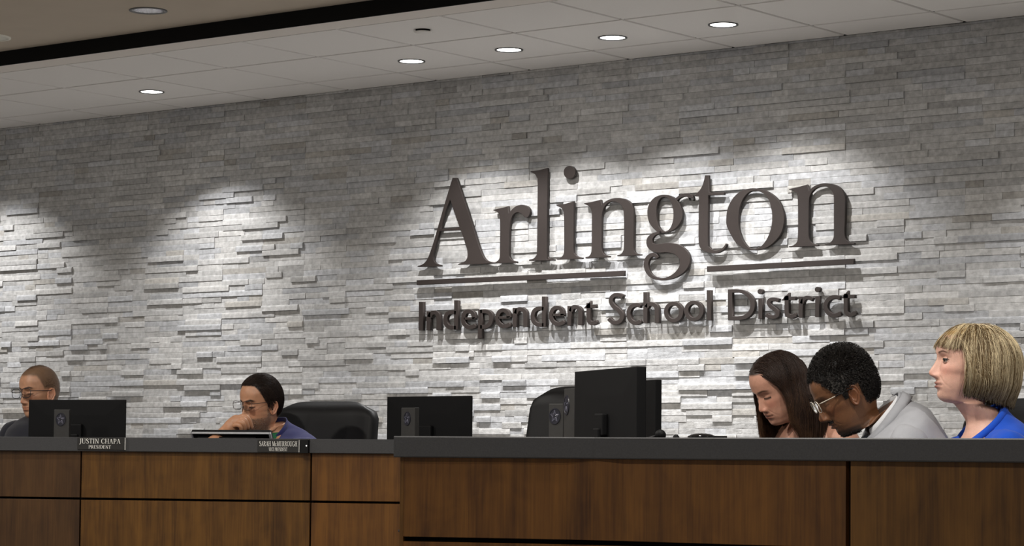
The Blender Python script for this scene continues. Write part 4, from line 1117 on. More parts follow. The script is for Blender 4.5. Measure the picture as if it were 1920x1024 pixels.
# ---- hair -----------------------------------------------------------
def strands(name, P, rad, cols, parent, mtl=None, taper=.35, sides=3):
    """P (n,m,3) world polylines -> one mesh of thin tubes"""
    n, m, _ = P.shape
    d = np.gradient(P, axis=1); d /= (np.linalg.norm(d, axis=2, keepdims=True)+1e-9)
    ref = np.array([.31, .77, .55]); a = np.cross(d, ref); a /= (np.linalg.norm(a, axis=2, keepdims=True)+1e-9); b = np.cross(d, a)
    prof = np.linspace(1, taper, m)**.8; r = (rad if np.ndim(rad) else np.full(n, rad))[:, None]*prof[None]
    V = np.empty((n, m, sides, 3))
    for k in range(sides):
        t = 2*PI*k/sides; V[:, :, k] = P+(a*math.cos(t)+b*math.sin(t))*r[..., None]
    idx = np.arange(n*m*sides).reshape(n, m, sides); F = []
    for k in range(sides):
        k2 = (k+1) % sides
        q = np.stack([idx[:, :-1, k], idx[:, :-1, k2], idx[:, 1:, k2], idx[:, 1:, k]], -1).reshape(-1, 4); F.append(q)
    F = np.concatenate(F)
    me = bpy.data.meshes.new(name); me.vertices.add(n*m*sides); me.vertices.foreach_set('co', V.reshape(-1).astype(np.float32))
    me.loops.add(len(F)*4); me.loops.foreach_set('vertex_index', F.reshape(-1).astype(np.int32)); me.polygons.add(len(F))
    me.polygons.foreach_set('loop_start', np.arange(0, len(F)*4, 4, dtype=np.int32)); me.polygons.foreach_set('loop_total', np.full(len(F), 4, np.int32))
    me.update(calc_edges=True); me.validate()
    C = np.repeat(cols[:, None, :], m*sides, axis=1).reshape(-1, 3) if cols.ndim == 2 else np.repeat(cols[:, :, None, :], sides, axis=2).reshape(-1, 3)
    set_tint(me, C); return link(name, me, mtl or M['hairm'], parent, True)
EC = np.array([-.006, 0, .022]); ER = np.array([.0985, .0785, .1035])
def on_skull(L, grow=0.0):
    q = (L-EC)/(ER+grow); r = np.linalg.norm(q, axis=-1, keepdims=True); return EC+q/np.maximum(r, 1e-6)*(ER+grow)
def scalp_roots(n, ok, grow=.001):
    out = []
    while len(out) < n:
        v = rng.normal(size=(n, 3)); v /= np.linalg.norm(v, axis=1, keepdims=True); L = EC+v*(ER+grow); m_ = ok(L[:, 0], L[:, 1], L[:, 2]); out += list(L[m_])
    return np.array(out[:n])
def hair_cap(H, parent, ok, thick, col, name='hair', soft=.006, bump=.0, bs=200, ripple=None, vcol=None, top=1.0):
    """closed shell over the skull where ok(x,y,z) > 0 (signed distance-like)"""
    nu, nv = 180, 130; V = []; keep = []; C = []
    for i in range(nv+1):
        ph = PI*i/nv
        for j in range(nu):
            th = 2*PI*j/nu; d = np.array([math.sin(ph)*math.cos(th), math.sin(ph)*math.sin(th), math.cos(ph)]); L = EC+d*ER
            s_ = float(ok(L[0], L[1], L[2])); tk = thick*min(1, max(0, s_/soft))
            if callable(ripple): tk += ripple(L)*min(1, max(0, s_/soft))
            if bump: tk += bump*mnoise.noise(Vector(L)*bs)*min(1, max(0, s_/soft))
            if s_ <= 0: tk = -.006
            V.append(EC+d*(ER+tk)); keep.append(s_ > -.010); C.append(col if vcol is None else vcol(L))
    F = []
    for i in range(nv):
        for j in range(nu):
            k = (j+1) % nu; q = (i*nu+j, (i+1)*nu+j, (i+1)*nu+k, i*nu+k)
            if any(keep[a] for a in q): F.append(q)
    V = np.array(V); V[:, 2] = np.where(V[:, 2] > .03, .03+(V[:, 2]-.03)*top, V[:, 2])
    me = mesh_from(name, H.w(V), F); set_tint(me, np.array(C)); return link(name, me, M['hairm'], parent, True)
def comb(H, roots, dirs, steps, ds, clear, grav, stick=1.0, zfree=.0, guard=None, curl=0.0):
    """grow strands over the skull; roots/dirs in head coordinates; grav 0..1 ramp; clear = gap above the skull"""
    g = np.array([0, 0, -1.0]) @ H.M            # gravity in head coordinates
    P = [roots]; p = roots.copy(); d = dirs/np.linalg.norm(dirs, axis=1, keepdims=True)
    for s in range(steps):
        gr = grav(s) if callable(grav) else grav
        d = d*(1-gr)+g*gr; d /= np.linalg.norm(d, axis=1, keepdims=True)
        q = p+d*ds
        c_ = clear if np.ndim(clear) else np.full(len(q), clear)
        qn = (q-EC)/(ER+c_[:, None]); r = np.linalg.norm(qn, axis=1, keepdims=True)
        inside = (r < 1); push = EC+qn/np.maximum(r, 1e-6)*(ER+c_[:, None])
        # below the ears the skull narrows: no pushing there
        hold = np.clip((q[:, 2:3]-zfree)/.03, 0, 1)*stick
        q = np.where(inside, push, q+(push-q)*hold)
        if guard is not None: q = guard(q)
        if curl: q = q+rng.normal(size=q.shape)*curl
        d = (q-p); d /= (np.linalg.norm(d, axis=1, keepdims=True)+1e-9)
        P.append(q); p = q
    return np.stack(P, 1)

class Env:
    def __init__(s, c, r, taper=0.0, side=0.0): s.c = np.array(c); s.r = np.array(r); s.t = taper
    def rr(s, q):
        d = (q-s.c)/s.r; up = d[:, 2] > 0
        tp = 1+s.t*np.clip(-(q[:, 2]-s.c[2])/.12, 0, 3)
        return np.where(up, np.linalg.norm(d, axis=1), np.linalg.norm(d[:, :2], axis=1)/tp), up
    def to(s, q, k):
        r, up = s.rr(q); f = (k/np.maximum(r, 1e-6))[:, None]
        a = s.c+(q-s.c)*f; b = q.copy(); b[:, :2] = s.c[:2]+(q[:, :2]-s.c[:2])*f
        return np.where(up[:, None], a, b)
def comb_env(H, roots, dirs, steps, ds, env, k, grav, lead=4, zend=-9, guard=None, curl=0.0):
    g = np.array([0, 0, -1.0]) @ H.M
    P = [roots]; p = roots.copy(); d = dirs/np.linalg.norm(dirs, axis=1, keepdims=True); r0, _ = env.rr(roots)
    for s in range(steps):
        gr = grav(s) if callable(grav) else grav
        d = d*(1-gr)+g*gr; d /= np.linalg.norm(d, axis=1, keepdims=True); q = p+d*ds
        w_ = min(1, (s+1)/lead); w_ = w_*w_*(3-2*w_); kk = r0*(1-w_)+k*w_
        on = env.to(q, kk); hold = (np.clip((q[:, 2]-zend)/.03, 0, 1)*(q[:, 2] > zend))[:, None]
        q = q+(on-q)*hold
        if curl: q = q+rng.normal(size=q.shape)*curl
        if guard is not None: q = guard(q)
        d = q-p; d /= (np.linalg.norm(d, axis=1, keepdims=True)+1e-9); P.append(q); p = q
    return np.stack(P, 1)
def beard_strands(H, parent, body, mask, n, length, cols, rad=.00045, name='beard'):
    co = np.empty(len(body.vertices)*3, np.float32); body.vertices.foreach_get('co', co); co = co.reshape(-1, 3); L = H.local(co)
    w_ = mask(L[:, 0], L[:, 1], L[:, 2])*(L[:, 2] < .02)*(L[:, 2] > -.135)*(np.linalg.norm(L, axis=1) < .17); idx = np.where(w_ > .35)[0]
    if len(idx) == 0: return
    idx = rng.choice(idx, n); rt_ = L[idx]+rng.normal(size=(n, 3))*.0008
    nn = rt_-np.array([.0, 0, -.045]); nn[:, 1] *= 1.3; nn /= np.linalg.norm(nn, axis=1, keepdims=True); nn = nn+rng.normal(size=nn.shape)*.3+np.array([0, 0, -.6])
    P_ = rt_[:, None]+nn[:, None]*np.linspace(-.15, 1, 4)[None, :, None]*length
    return strands(name, H.w(P_.reshape(-1, 3)).reshape(P_.shape), rad, cols[rng.integers(0, len(cols), n)]*rng.uniform(.6, 1.4, (n, 1)), parent)

def glasses(H, parent, frame_mat, lw=.026, lh=.019, y0=.033, x0=.103, z0=.004, thick=.0016, temple_mat=None, square=3.0, wrap=.05, tip_mat=None):
    e_ = None; V = []
    bm = bmesh.new()
    def sq(cy, a):
        c, s = math.cos(a), math.sin(a); return (cy+lw*np.sign(c)*abs(c)**(2/square), lh*np.sign(s)*abs(s)**(2/square))
    for sgn in (-1, 1):
        pts = []
        for i in range(36):
            a = 2*PI*i/36; yy, zz = sq(sgn*y0, a); pts.append(H.wp(x0-wrap*max(0, abs(yy)-.02), yy, z0+zz))
        pts.append(pts[0]); pts.append(pts[1]); add_tube(bm, pts, thick, 6)
    add_tube(bm, [H.wp(x0+.001, -.0085, z0+.005), H.wp(x0+.004, 0, z0+.008), H.wp(x0+.001, .0085, z0+.005)], thick, 6)
    fr = link('glasses', bm_mesh('glasses', bm), frame_mat, parent, True)
    for sgn in (-1, 1):
        bm = bmesh.new(); ye = sgn*(y0+lw); add_tube(bm, [H.wp(x0-.004, ye, z0+.008), H.wp(x0-.012, ye+sgn*.006, z0+.008), H.wp(.04, sgn*.0775, z0+.006), H.wp(-.004, sgn*.0835, z0+.004), H.wp(-.024, sgn*.083, z0-.008)], [thick*1.1, thick*1.25, thick*1.2, thick*1.1, thick], 6)
        tm_ = link('temple', bm_mesh('temple', bm), temple_mat or frame_mat, fr, True)
        if tip_mat:
            bm = bmesh.new(); add_tube(bm, [H.wp(.046, sgn*.0772, z0+.006), H.wp(.03, sgn*.0795, z0+.006), H.wp(-.004, sgn*.0835, z0+.004), H.wp(-.026, sgn*.083, z0-.010)], thick*1.5, 8); link('temple_tip', bm_mesh('temple_tip', bm), tip_mat, tm_, True)
        bm = bmesh.new(); vs_ = []
        for i in range(36):
            a = 2*PI*i/36; yy, zz = sq(sgn*y0, a); vs_.append(bm.verts.new(H.wp(x0-.0002-wrap*max(0, abs(yy)-.02), yy, z0+zz)))
        bm.faces.new(vs_); o = link('lens', bm_mesh('lens', bm), M['glassm'], fr)
    return fr

# ============ man at the far left: buzz cut, dark glasses, dark navy suit
navy = fabric('navy_black_suit', (.014,.015,.022))
SK1 = srgb(196,146,114)*.8
H1 = Head(73, 736, 11.45, 41, 5, 2, .98)
hairline1 = lambda x, y, z: z-(.060+.9*np.clip(x-.04, 0, 1)) if False else 0
def scalp1(x, y, z):
    front = .078-.25*np.clip(np.abs(y)-.03, 0, 1)           # hairline height at the forehead
    a = z-front
    b = (.030-x)-0*z+np.where(z > .0, .0, -1)*0            # behind the temples
    side = np.minimum(.030-x+.45*np.clip(z-.02, -1, 1), np.where(x > -.034, z-.012, z+.058))
    return np.maximum(np.minimum(a, 1), side)
p1 = dict(skin=SK1, lip=SK1*np.array([.85,.55,.5]), browc=srgb(40,25,18), brow_w=1.0, brow_t=.0040, lash_t=.0026, lash=srgb(20,10,8), jaw_w=1.03,
          paint=[(srgb(112,86,64)*.8, lambda x, y, z: np.clip(scalp1(x, y, z)/.010, 0, 1)*.92), (SK1*.55, lambda x, y, z: .35*G(z+.085, .03)*np.clip((x-.0)/.03, 0, 1))])
T1 = dict(neck=H1.wp(-.034, 0, -.098), up=UP+facing(52)*.05, face=facing(30), sw=.205, trousers=navy)
P1 = person('person', 'man at the far left with buzzed hair, dark-rimmed glasses and a dark navy suit', H1, p1, T1)
rt = scalp_roots(9000, lambda x, y, z: scalp1(x, y, z) > .003, .0005)
nn_ = (rt-EC)/ER**2; nn_ /= np.linalg.norm(nn_, axis=1, keepdims=True); nn_ = nn_+rng.normal(size=nn_.shape)*.35
P_ = rt[:, None]+nn_[:, None]*np.linspace(-.5, 1, 3)[None, :, None]*.0028
strands('hair', H1.w(P_.reshape(-1, 3)).reshape(P_.shape), .00038, srgb(100,78,58)*rng.uniform(.6, 1.5, (len(rt), 1)), P1)
glasses(H1, P1, mat('dark_frame', (.010,.012,.018), .3), .0318, .0215, .0370, .105, .002, .0015)
N1 = Vector(T1['neck'])
j1 = jacket(P1, T1, navy, [(-1, N1-T1['l']*.27-UP*.30+T1['f']*.06, N1-T1['l']*.18-UP*.30+T1['f']*.33), (1, N1+T1['l']*.27-UP*.30+T1['f']*.06, N1+T1['l']*.18-UP*.30+T1['f']*.33)], seed=2)
collar_ring(j1, T1, navy, .058, .066, .064, -.04, .020, .022, .006)

# ============ man in the blue jacket: dark hair, wire glasses, hand at his mouth
blue = fabric('blue_jacket', (.018,.020,.098))
SK2 = srgb(206,152,118)*.82
H2 = Head(488.5, 757.5, 10.95, 45, 9, -2, .99)
def scalp2(x, y, z):
    front = .086-.22*np.clip(np.abs(y)-.026, 0, 1)+.10*np.clip(.02-y, 0, .03)*0
    a = z-front
    side = np.maximum(np.minimum(.034-x+.45*np.clip(z-.02, -1, 1), np.where(x > -.034, z-.012, z+.058)), np.minimum(np.minimum(.020-x, x-.004), z+.012))
    return np.maximum(a, side)
beard = lambda x, y, z: np.clip((-.052-z+.55*np.clip(x-.0, -1, 1)*0)/.012, 0, 1)*np.clip((x+.012)/.012, 0, 1)*np.clip((z+.135)/.02, 0, 1)
p2 = dict(skin=SK2, lip=SK2*np.array([.8,.5,.45]), browc=srgb(25,16,12), brow_w=1.0, brow_t=.0050, nose=1.1, lash=srgb(18,10,8), lash_t=.0026, lash_w=1.2, jaw_w=1.05, brow=1.2, fold=1.4,
          paint=[(srgb(30,22,18), lambda x, y, z: np.clip(scalp2(x, y, z)/.006, 0, 1)),
                 (srgb(136,108,90)*.7, lambda x, y, z: .6*np.maximum(np.clip((-.050-z)/.010, 0, 1)*np.clip((x+.006)/.010, 0, 1)*np.clip((z+.130)/.02, 0, 1)*(1-.9*np.clip(1-(np.abs(y)-.020)/.008, 0, 1)*(z > -.085)*(x > .05)), np.clip((.022-x)/.006, 0, 1)*np.clip((x-.002)/.006, 0, 1)*(z < -.0)*(z > -.06))),
                 (srgb(45,32,26), lambda x, y, z: .8*np.exp(-((z+.0575)/.0035)**2)*(np.abs(y) < .028)*(x > .05))])
T2 = dict(neck=H2.wp(-.050, 0, -.128), up=UP+facing(58)*.12, face=facing(40), sw=.222, trousers=navy)
# ---- hand on the mouth: palm + fingers, forearm
def cam_pt(px, py, t): return at(px, py, t)
def finger(pts, r, n=22): return tube_path(pts, r, n, 14)
t2 = 10.78
hand = []
wrist = at(424, 808, 10.74); elbow = at(392, 842, 10.66)
hand.append(tube_path([elbow, elbow.lerp(wrist, .6), wrist, at(434, 799, 10.755), at(446, 791, 10.765), at(453, 789, 10.77)], [.040, .031, .027, .031, .033, .022], 40, 22, 1.0))
hand.append(tube_path([at(430, 803, 10.76), at(441, 794, 10.755), at(451, 787.5, 10.755), at(457, 786, 10.76)], [.022, .029, .024, .012], 30, 20))
fg = [([(446,784,.00),(455,781.2,-.02),(463,783.2,-.03),(468,790,-.028),(471.5,800,-.018),(473,803.5,-.014)], [.0115,.0118,.0112,.0102,.0090,.0060]),
      ([(444,789,-.02),(453,786.5,-.038),(459.5,789,-.045),(463,795.5,-.042),(465.5,803,-.032),(466,805.5,-.028)], [.0118,.012,.0114,.0104,.0092,.0062]),
      ([(441,794,-.035),(449,791.5,-.052),(455.5,794,-.058),(458.5,800,-.052),(459,806.5,-.042),(458.5,808.5,-.038)], [.0112,.0116,.0110,.0100,.0090,.006]),
      ([(438,799,-.045),(445,797,-.060),(450.5,799.5,-.064),(452.5,804.5,-.058),(452,809.5,-.050),(451,811.5,-.045)], [.0102,.0106,.0100,.0090,.0080,.0055])]
for pts, rr_ in fg: hand.append(finger([at(a, b, t2+c) for a, b, c in pts], rr_))
hand.append(finger([at(432, 802, t2+.03), at(441, 797, t2+.045), at(452, 792, t2+.05), at(462, 788, t2+.04), at(468, 786.5, t2+.032)], [.015,.0145,.0125,.0110,.0075]))
T2['extra'] = hand
P2 = person('person', 'man in a blue jacket with wire glasses, one hand held to his mouth', H2, p2, T2)
# short combed-back hair
hair_cap(H2, P2, lambda x, y, z: scalp2(x, y, z)-.002, .0075, srgb(20,14,11), soft=.012, bump=.001, bs=60)
rt = scalp_roots(9000, lambda x, y, z: scalp2(x, y, z) > .001, .003)
dr = np.stack([-.9+0*rt[:, 0], .15*rt[:, 1]*10, np.where(rt[:, 0] > .04, .45, -.5)*1.0], 1)+rng.normal(size=(len(rt), 3))*.22
sidem = np.abs(rt[:, 1]) > .055; dr[sidem] += np.array([0, 0, -.6])
Ps = comb(H2, rt, dr, 7, .0042, rng.uniform(.006, .0125, len(rt)), .05, zfree=-.2, curl=.0002)
cc_ = srgb(42,30,24)*rng.uniform(.4, 2.0, (len(rt), 1)); strands('hair_strands', H2.w(Ps.reshape(-1, 3)).reshape(Ps.shape), .00055, cc_, [c for c in P2.children if c.name.startswith('hair')][0] if P2.children else P2)
glasses(H2, P2, mat('wire_frame', (.10,.085,.075), .3, metal=.7), .0295, .0195, .0355, .105, .007, .0011)
b2m = lambda x, y, z: np.maximum(np.clip((-.052-z)/.008, 0, 1)*np.clip((x+.004)/.010, 0, 1)*(1-1.0*(np.abs(y) < .021)*(z > -.084)*(z < -.060)*(x > .05)), (x < .022)*(x > .002)*(z < .0)*(z > -.07)*(np.abs(y) > .05))*(z > -.120)
beard_strands(H2, P2, p2['_body'], b2m, 3600, .0028, np.array([srgb(120,100,86), srgb(176,164,152), srgb(70,52,42)]))
N2 = Vector(T2['neck'])
blue_in = fabric('green_shirt', (.02,.13,.055))
j2 = jacket(P2, T2, blue, [(1, N2+T2['l']*.25-UP*.33+T2['f']*.10, at(520, 860, 10.6)), (-1, at(372, 870, 10.75), at(398, 836, 10.68))], seed=4, wr=.006, neck_open=.074, z_top=-.004)
collar_ring(j2, T2, blue, .064, .068, .066, -.070, .024, .028, .005)
# green shirt seen at the open neck
V_, F_ = loft([(tuple(N2+T2['f']*.004-T2['u']*.06), tuple(T2['f']), .085, tuple(T2['l']), .11), (tuple(N2-T2['u']*.02+T2['f']*.003), tuple(T2['f']), .066, tuple(T2['l']), .072), (tuple(N2+T2['f']*.002-T2['u']*.006), tuple(T2['f']), .0615, tuple(T2['l']), .064)], 16, 40)
link('shirt', mesh_from('shirt', V_, F_[:-2]), blue_in, P2, True)

# ============ woman with long brown hair, looking down
SK3 = srgb(214,160,136)*.85
H3 = Head(1459, 728, 8.68, 64, 27, 0, .98)
p3 = dict(skin=SK3, lip=srgb(168,96,84)*.6, browc=srgb(72,48,36), brow_w=1.1, brow_t=.0032, lash=srgb(16,10,8), nose=.85, lash_t=.0036, lash_w=1.5, jaw_w=1.02, brow=.4, neck_r=.050, width=.97, fold=.8, ear=.9,
          paint=[(srgb(40,26,18), lambda x, y, z: np.clip((z-.082)/.006, 0, 1))])
T3 = dict(neck=H3.wp(-.066, 0, -.140), up=UP+facing(60)*.10, face=facing(48), sw=.165, bare=True, depth=.9, trousers=M_dark)
N3 = Vector(T3['neck']); tl3 = UP.cross(facing(48))
ex = []
for s in (-1, 1):
    sh = N3+tl3*(s*.150)-UP*.085+facing(48)*(-.01)
    ex.append(tube_path([sh-tl3*(s*.06)+UP*.022, sh+UP*.0, sh+tl3*(s*.028)-UP*.035, sh+tl3*(s*.045)-UP*.13, sh+tl3*(s*.05)-UP*.26+facing(48)*.05, sh+tl3*(s*.03)-UP*.27+facing(48)*.20, sh-UP*.25+facing(48)*.29], [.040,.052,.050,.043,.036,.033,.026], 50, 24))
T3['extra'] = ex
P3 = person('person', 'woman with long brown hair and bare shoulders, looking down, left of the man in grey', H3, p3, T3)
def scalp3(x, y, z): return np.maximum(z-(.082-.35*np.clip(np.abs(y)-.020, 0, 1)), np.minimum(.030-x+.55*(z-.03), z+.07))
hair_cap(H3, P3, lambda x, y, z: scalp3(x, y, z), .002, srgb(34,23,17), soft=.012, bump=.001, bs=40)
hc = [c for c in P3.children if c.name.startswith('hair')][0]
rt = scalp_roots(12000, lambda x, y, z: scalp3(x, y, z) > .0, .002)
part = -.012
side = np.where(rt[:, 1] > part, 1.0, -1.0)
dr = np.stack([np.where(rt[:, 0] > .03, -.35, -.25)+0*side, side*.9, np.where(np.abs(rt[:, 1]-part) < .03, .25, -.4)], 1)+rng.normal(size=(len(rt), 3))*.10
gv = lambda s: .02+.028*min(s, 12)
dr[:, 0] = np.where(rt[:, 0] < .0, -.7, dr[:, 0])
cl = rng.uniform(.006, .017, len(rt)); jit = rng.normal(size=len(rt))*.005
def guard3(q):
    xl = np.interp(q[:, 2], [-.3,-.12,-.05,0,.03,.06,.080,.10], [.055,.045,.034,.028,.034,.054,.078,.12])+jit+np.where(q[:, 1] < 0, .030, 0)
    q = q.copy(); q[:, 0] = np.minimum(q[:, 0], xl); return q
steps = 34; Ps = comb_env(H3, rt, dr, steps, .0105, Env((-.012,0,.012), (.110,.094,.117), .22), rng.uniform(.95, 1.07, len(rt)), lambda s: .03+.03*min(s, 12), lead=5, zend=-.06, guard=guard3, curl=.0002)
W = H3.w(Ps.reshape(-1, 3)).reshape(Ps.shape)
# gentle waves and gathering over the shoulders, different lengths
ph = rng.uniform(0, 6.28, len(rt)); sidx = np.arange(steps+1)
lk = mnoise
amp = np.clip((sidx-14)/18, 0, 1)**1.2*.010
grp = np.floor(rt[:, 1]*60)+np.floor(rt[:, 0]*45)*7
W += np.array(CR)[None, None]*(amp[None]*np.sin(sidx[None]*.42+grp[:, None]))[..., None]
# shorten strands at random (tips)
ln = rng.uniform(.78, 1.0, len(rt))
for i in range(len(rt)):
    k = ln[i]; src = np.linspace(0, steps*k, steps+1); f0 = np.floor(src).astype(int); f1 = np.minimum(f0+1, steps); fr_ = (src-f0)[:, None]; W[i] = W[i][f0]*(1-fr_)+W[i][f1]*fr_
base_c = srgb(46,30,22); tipc = srgb(104,74,50)
mix = np.clip((np.linspace(0, 1, steps+1)-.45)/.55, 0, 1)[None, :, None]*rng.uniform(.1, .9, (len(rt), 1, 1))
cols = (base_c*(1-mix)+tipc*mix)*rng.uniform(.55, 1.55, (len(rt), 1, 1))
strands('hair_strands', W, .00062, cols, hc, taper=.45)
V_, F_ = loft([(tuple(N3-UP*.13), tuple(T3['f']), .125, tuple(T3['l']), .172), (tuple(N3-UP*.30), tuple(T3['f']), .135, tuple(T3['l']), .165), (tuple(N3-UP*.55), tuple(T3['f']), .14, tuple(T3['l']), .17)], 24, 48)
link('top', mesh_from('top', wrinkle(V_, .004, 9, 5), F_), fabric('black_top', (.008,.008,.009)), P3, True)

# ============ man in the light grey suit, bent over, curly hair
grey = fabric('light_grey_suit', (.36,.37,.40), var=.04)
white = fabric('white_shirt', (.72,.73,.76), bump=.1, var=.02)
SK4 = srgb(126,86,58)*.8
H4 = Head(1584, 736, 7.95, 86, 30, 0, 1.04)
def scalp4(x, y, z):
    a = z-(.076-.10*np.clip(np.abs(y)-.035, 0, 1)); side = np.maximum(np.minimum(.046-x+.45*np.clip(z-.02, -1, 1), np.where(x > -.034, z-.012, z+.058)), np.minimum(np.minimum(.026-x, x-.006), z+.016))
    return np.maximum(a, side)
p4 = dict(skin=SK4, lip=srgb(130,82,66)*.6, browc=srgb(28,18,12), brow_w=.6, brow_t=.0032, lash=srgb(12,8,6), jaw_w=1.0, nose=1.08, lips=1.35, brow=1.1, fold=.8, ear=1.02, neck_r=.057,
          paint=[(srgb(18,14,12), lambda x, y, z: np.clip(scalp4(x, y, z)/.006, 0, 1)),
                 (srgb(20,14,11), lambda x, y, z: .9*np.exp(-((z+.0572)/.0042)**4)*(np.abs(y) < .027)*(x > .05)),
                 (srgb(28,20,15), lambda x, y, z: .80*np.clip((-.100-z+.15*np.clip(x, 0, .08))/.008, 0, 1)*np.clip((x-.0)/.02, 0, 1)*np.clip((z+.135)/.015, 0, 1))])
T4 = dict(neck=H4.wp(-.062, 0, -.126), up=UP+facing(86)*.50, face=facing(84)-UP*.3, sw=.205, trousers=navy)
P4 = person('person', 'man in a light grey suit bent forward, with curly dark hair and clear-rimmed glasses', H4, p4, T4)
def greyness(L): return float(np.exp(-((L[0]-.030)/.024)**2-((L[2]-.034)/.020)**2))
hair_cap(H4, P4, lambda x, y, z: scalp4(x, y, z)-.001, .003, srgb(14,11,10), soft=.014, bump=.001, bs=110)
hc4 = [c for c in P4.children if c.name.startswith('hair')][0]
rt = scalp_roots(5200, lambda x, y, z: scalp4(x, y, z) > .0015, .004)
topw = np.clip((rt[:, 2]-.03)/.07, 0, 1)
nrm_ = (rt-EC)/ER**2; nrm_ /= np.linalg.norm(nrm_, axis=1, keepdims=True)
tan_ = np.cross(nrm_, rng.normal(size=rt.shape)); tan_ /= np.linalg.norm(tan_, axis=1, keepdims=True); bit = np.cross(nrm_, tan_)
hgt = .006+.017*topw; kk = np.linspace(0, 1, 11)[None, :, None]; ang = kk*2*PI*1.35+rng.uniform(0, 6.28, (len(rt), 1, 1))
hgt = (hgt+.008*np.clip(-rt[:, 0]/.1, 0, 1))*(1-.65*np.clip(rt[:, 0]/.08, 0, 1)); cr_ = (.0018+.0014*topw)[:, None, None]
P_ = rt[:, None]+nrm_[:, None]*(hgt[:, None, None]*kk**.8)+tan_[:, None]*(np.cos(ang)*cr_)+bit[:, None]*(np.sin(ang)*cr_)+tan_[:, None]*(kk*.003)
gw = np.array([greyness(l) for l in rt]); isg = (rng.random(len(rt)) < gw*.75)
cc_ = srgb(20,16,13)*rng.uniform(.5, 2.1, (len(rt), 1)); cc_[isg] = srgb(135,130,124)*rng.uniform(.2, .6, (int(isg.sum()), 1))
strands('hair_strands', H4.w(P_.reshape(-1, 3)).reshape(P_.shape), .00075, cc_, hc4, taper=.8)
glasses(H4, P4, mat('clear_frame', (.55,.50,.42), .2, metal=.2), .0255, .0185, .0330, .101, .004, .0014, wrap=.02, tip_mat=M['black'])
b4m = lambda x, y, z: np.maximum((np.abs(z+.0575) < .0048)*(np.abs(y) < .027)*(x > .05), np.clip((-.106-z)/.004, 0, 1)*(x > .02)*(np.abs(y) < .04))
beard_strands(H4, P4, p4['_body'], b4m, 2200, .0028, np.array([srgb(26,20,17), srgb(18,14,12)]))
N4 = Vector(T4['neck'])
j4 = jacket(P4, T4, grey, [(1, N4-T4['u']*.30+T4['f']*.14-UP*.10+T4['l']*.22, N4-UP*.34+facing(88)*.34+T4['l']*.10), (-1, N4-T4['u']*.30+T4['f']*.14-UP*.10-T4['l']*.22, N4-UP*.34+facing(88)*.34-T4['l']*.10)], seed=6, wr=.006, zb_top=.052)
collar_ring(j4, T4, grey, .074, .083, .080, -.058, .020, .026, .013)
collar_ring(P4, T4, white, .062, .069, .067, -.040, .014, .030, .003, name='shirt_collar')
a_ = N4+T4['f']*.080-T4['u']*.045
bm = bmesh.new(); add_tube(bm, [a_+T4['u']*.02, a_, a_-T4['u']*.03+T4['f']*.012, a_-T4['u']*.30+T4['f']*.05], [.012,.019,.015,.035], 14); link('tie', bm_mesh('tie', bm), fabric('dark_tie', (.02,.024,.036)), P4, True)

# ============ woman with the blonde bob, bright blue blazer
cobalt = fabric('cobalt_blazer', (.010,.075,.50), var=.05, bump=.25)
SK5 = srgb(228,180,160)*.85
H5 = Head(1813, 681, 7.75, 84, -4, 0, 1.07)
p5 = dict(skin=SK5, lip=srgb(158,72,66)*.62, browc=srgb(80,55,42), brow_w=1.2, brow_t=.0026, lash=srgb(14,9,8), eyes_open=True, jaw_w=.98, brow=.3, neck_r=.050, width=.97, lips=1.25, nose=1.02, fold=.9, ear=.9, chin=.8, top=.86, paint=[(srgb(150,122,78), lambda x, y, z: np.clip((z-.070)/.006, 0, 1))])
T5 = dict(neck=H5.wp(-.052, 0, -.168), up=UP+facing(86)*.16, face=facing(74), sw=.170, depth=.92, trousers=M_dark)
P5 = person('person', 'woman with a blonde bob and fringe in a bright blue blazer, facing left', H5, p5, T5)
for s in (-1, 1):
    bm = bmesh.new(); bmesh.ops.create_uvsphere(bm, u_segments=32, v_segments=20, radius=.0108, matrix=Matrix.Translation(H5.wp(.0692, s*.0315, .0005)))
    me = bm_mesh('eye', bm); L = H5.local(np.array([v.co for v in me.vertices])); q = L-np.array([.0692, s*.0315, .0005]); q /= np.linalg.norm(q, axis=1, keepdims=True)
    c_ = np.tile(srgb(170,160,152)*.6, (len(L), 1)); c_[q[:, 0] > .66] = srgb(58,44,34); c_[q[:, 0] > .90] = srgb(8,8,8); set_tint(me, c_); link('eye', me, M['eyewhite'], P5, True)
for s in (-1, 1):
    for nm, zc, a0, a1, rr_ in (('upper_lid', .0005, 12, 78, .0124), ('lower_lid', .0005, -62, -24, .0121)):
        V_ = []; F_ = []; n1, n2 = 8, 22
        for i in range(n1+1):
            el = R(a0+(a1-a0)*i/n1)
            for k in range(n2+1):
                az_ = R(-82+164*k/n2); ee = el*(1-.10*abs(math.sin(az_))) if nm == 'upper_lid' else el
                V_.append((.0692+rr_*math.cos(ee)*math.cos(az_), s*.0315+rr_*1.12*math.cos(ee)*math.sin(az_), zc+rr_*math.sin(ee)))
        for i in range(n1):
            for k in range(n2): q = i*(n2+1)+k; F_.append((q, q+1, q+n2+2, q+n2+1))
        me = mesh_from(nm, H5.w(np.array(V_)), F_); T_ = np.tile(SK5*.8, (len(V_), 1)); edge = (np.arange(len(V_))//(n2+1)) <= 2
        if nm == 'upper_lid': T_[edge] = srgb(14,9,8)
        set_tint(me, T_); o = link(nm, me, M['skin'], P5, True); md = o.modifiers.new('s', 'SOLIDIFY'); md.thickness = .0008
def scalp5(x, y, z): return np.maximum(z-(.080-.2*np.clip(np.abs(y)-.02, 0, 1)), np.minimum(.024-x+.35*(z-.03), z+.06))
def bcol(y_, n_):
    return None
hair_cap(H5, P5, lambda x, y, z: scalp5(x, y, z), .001, srgb(96,76,48), soft=.012, top=.86)
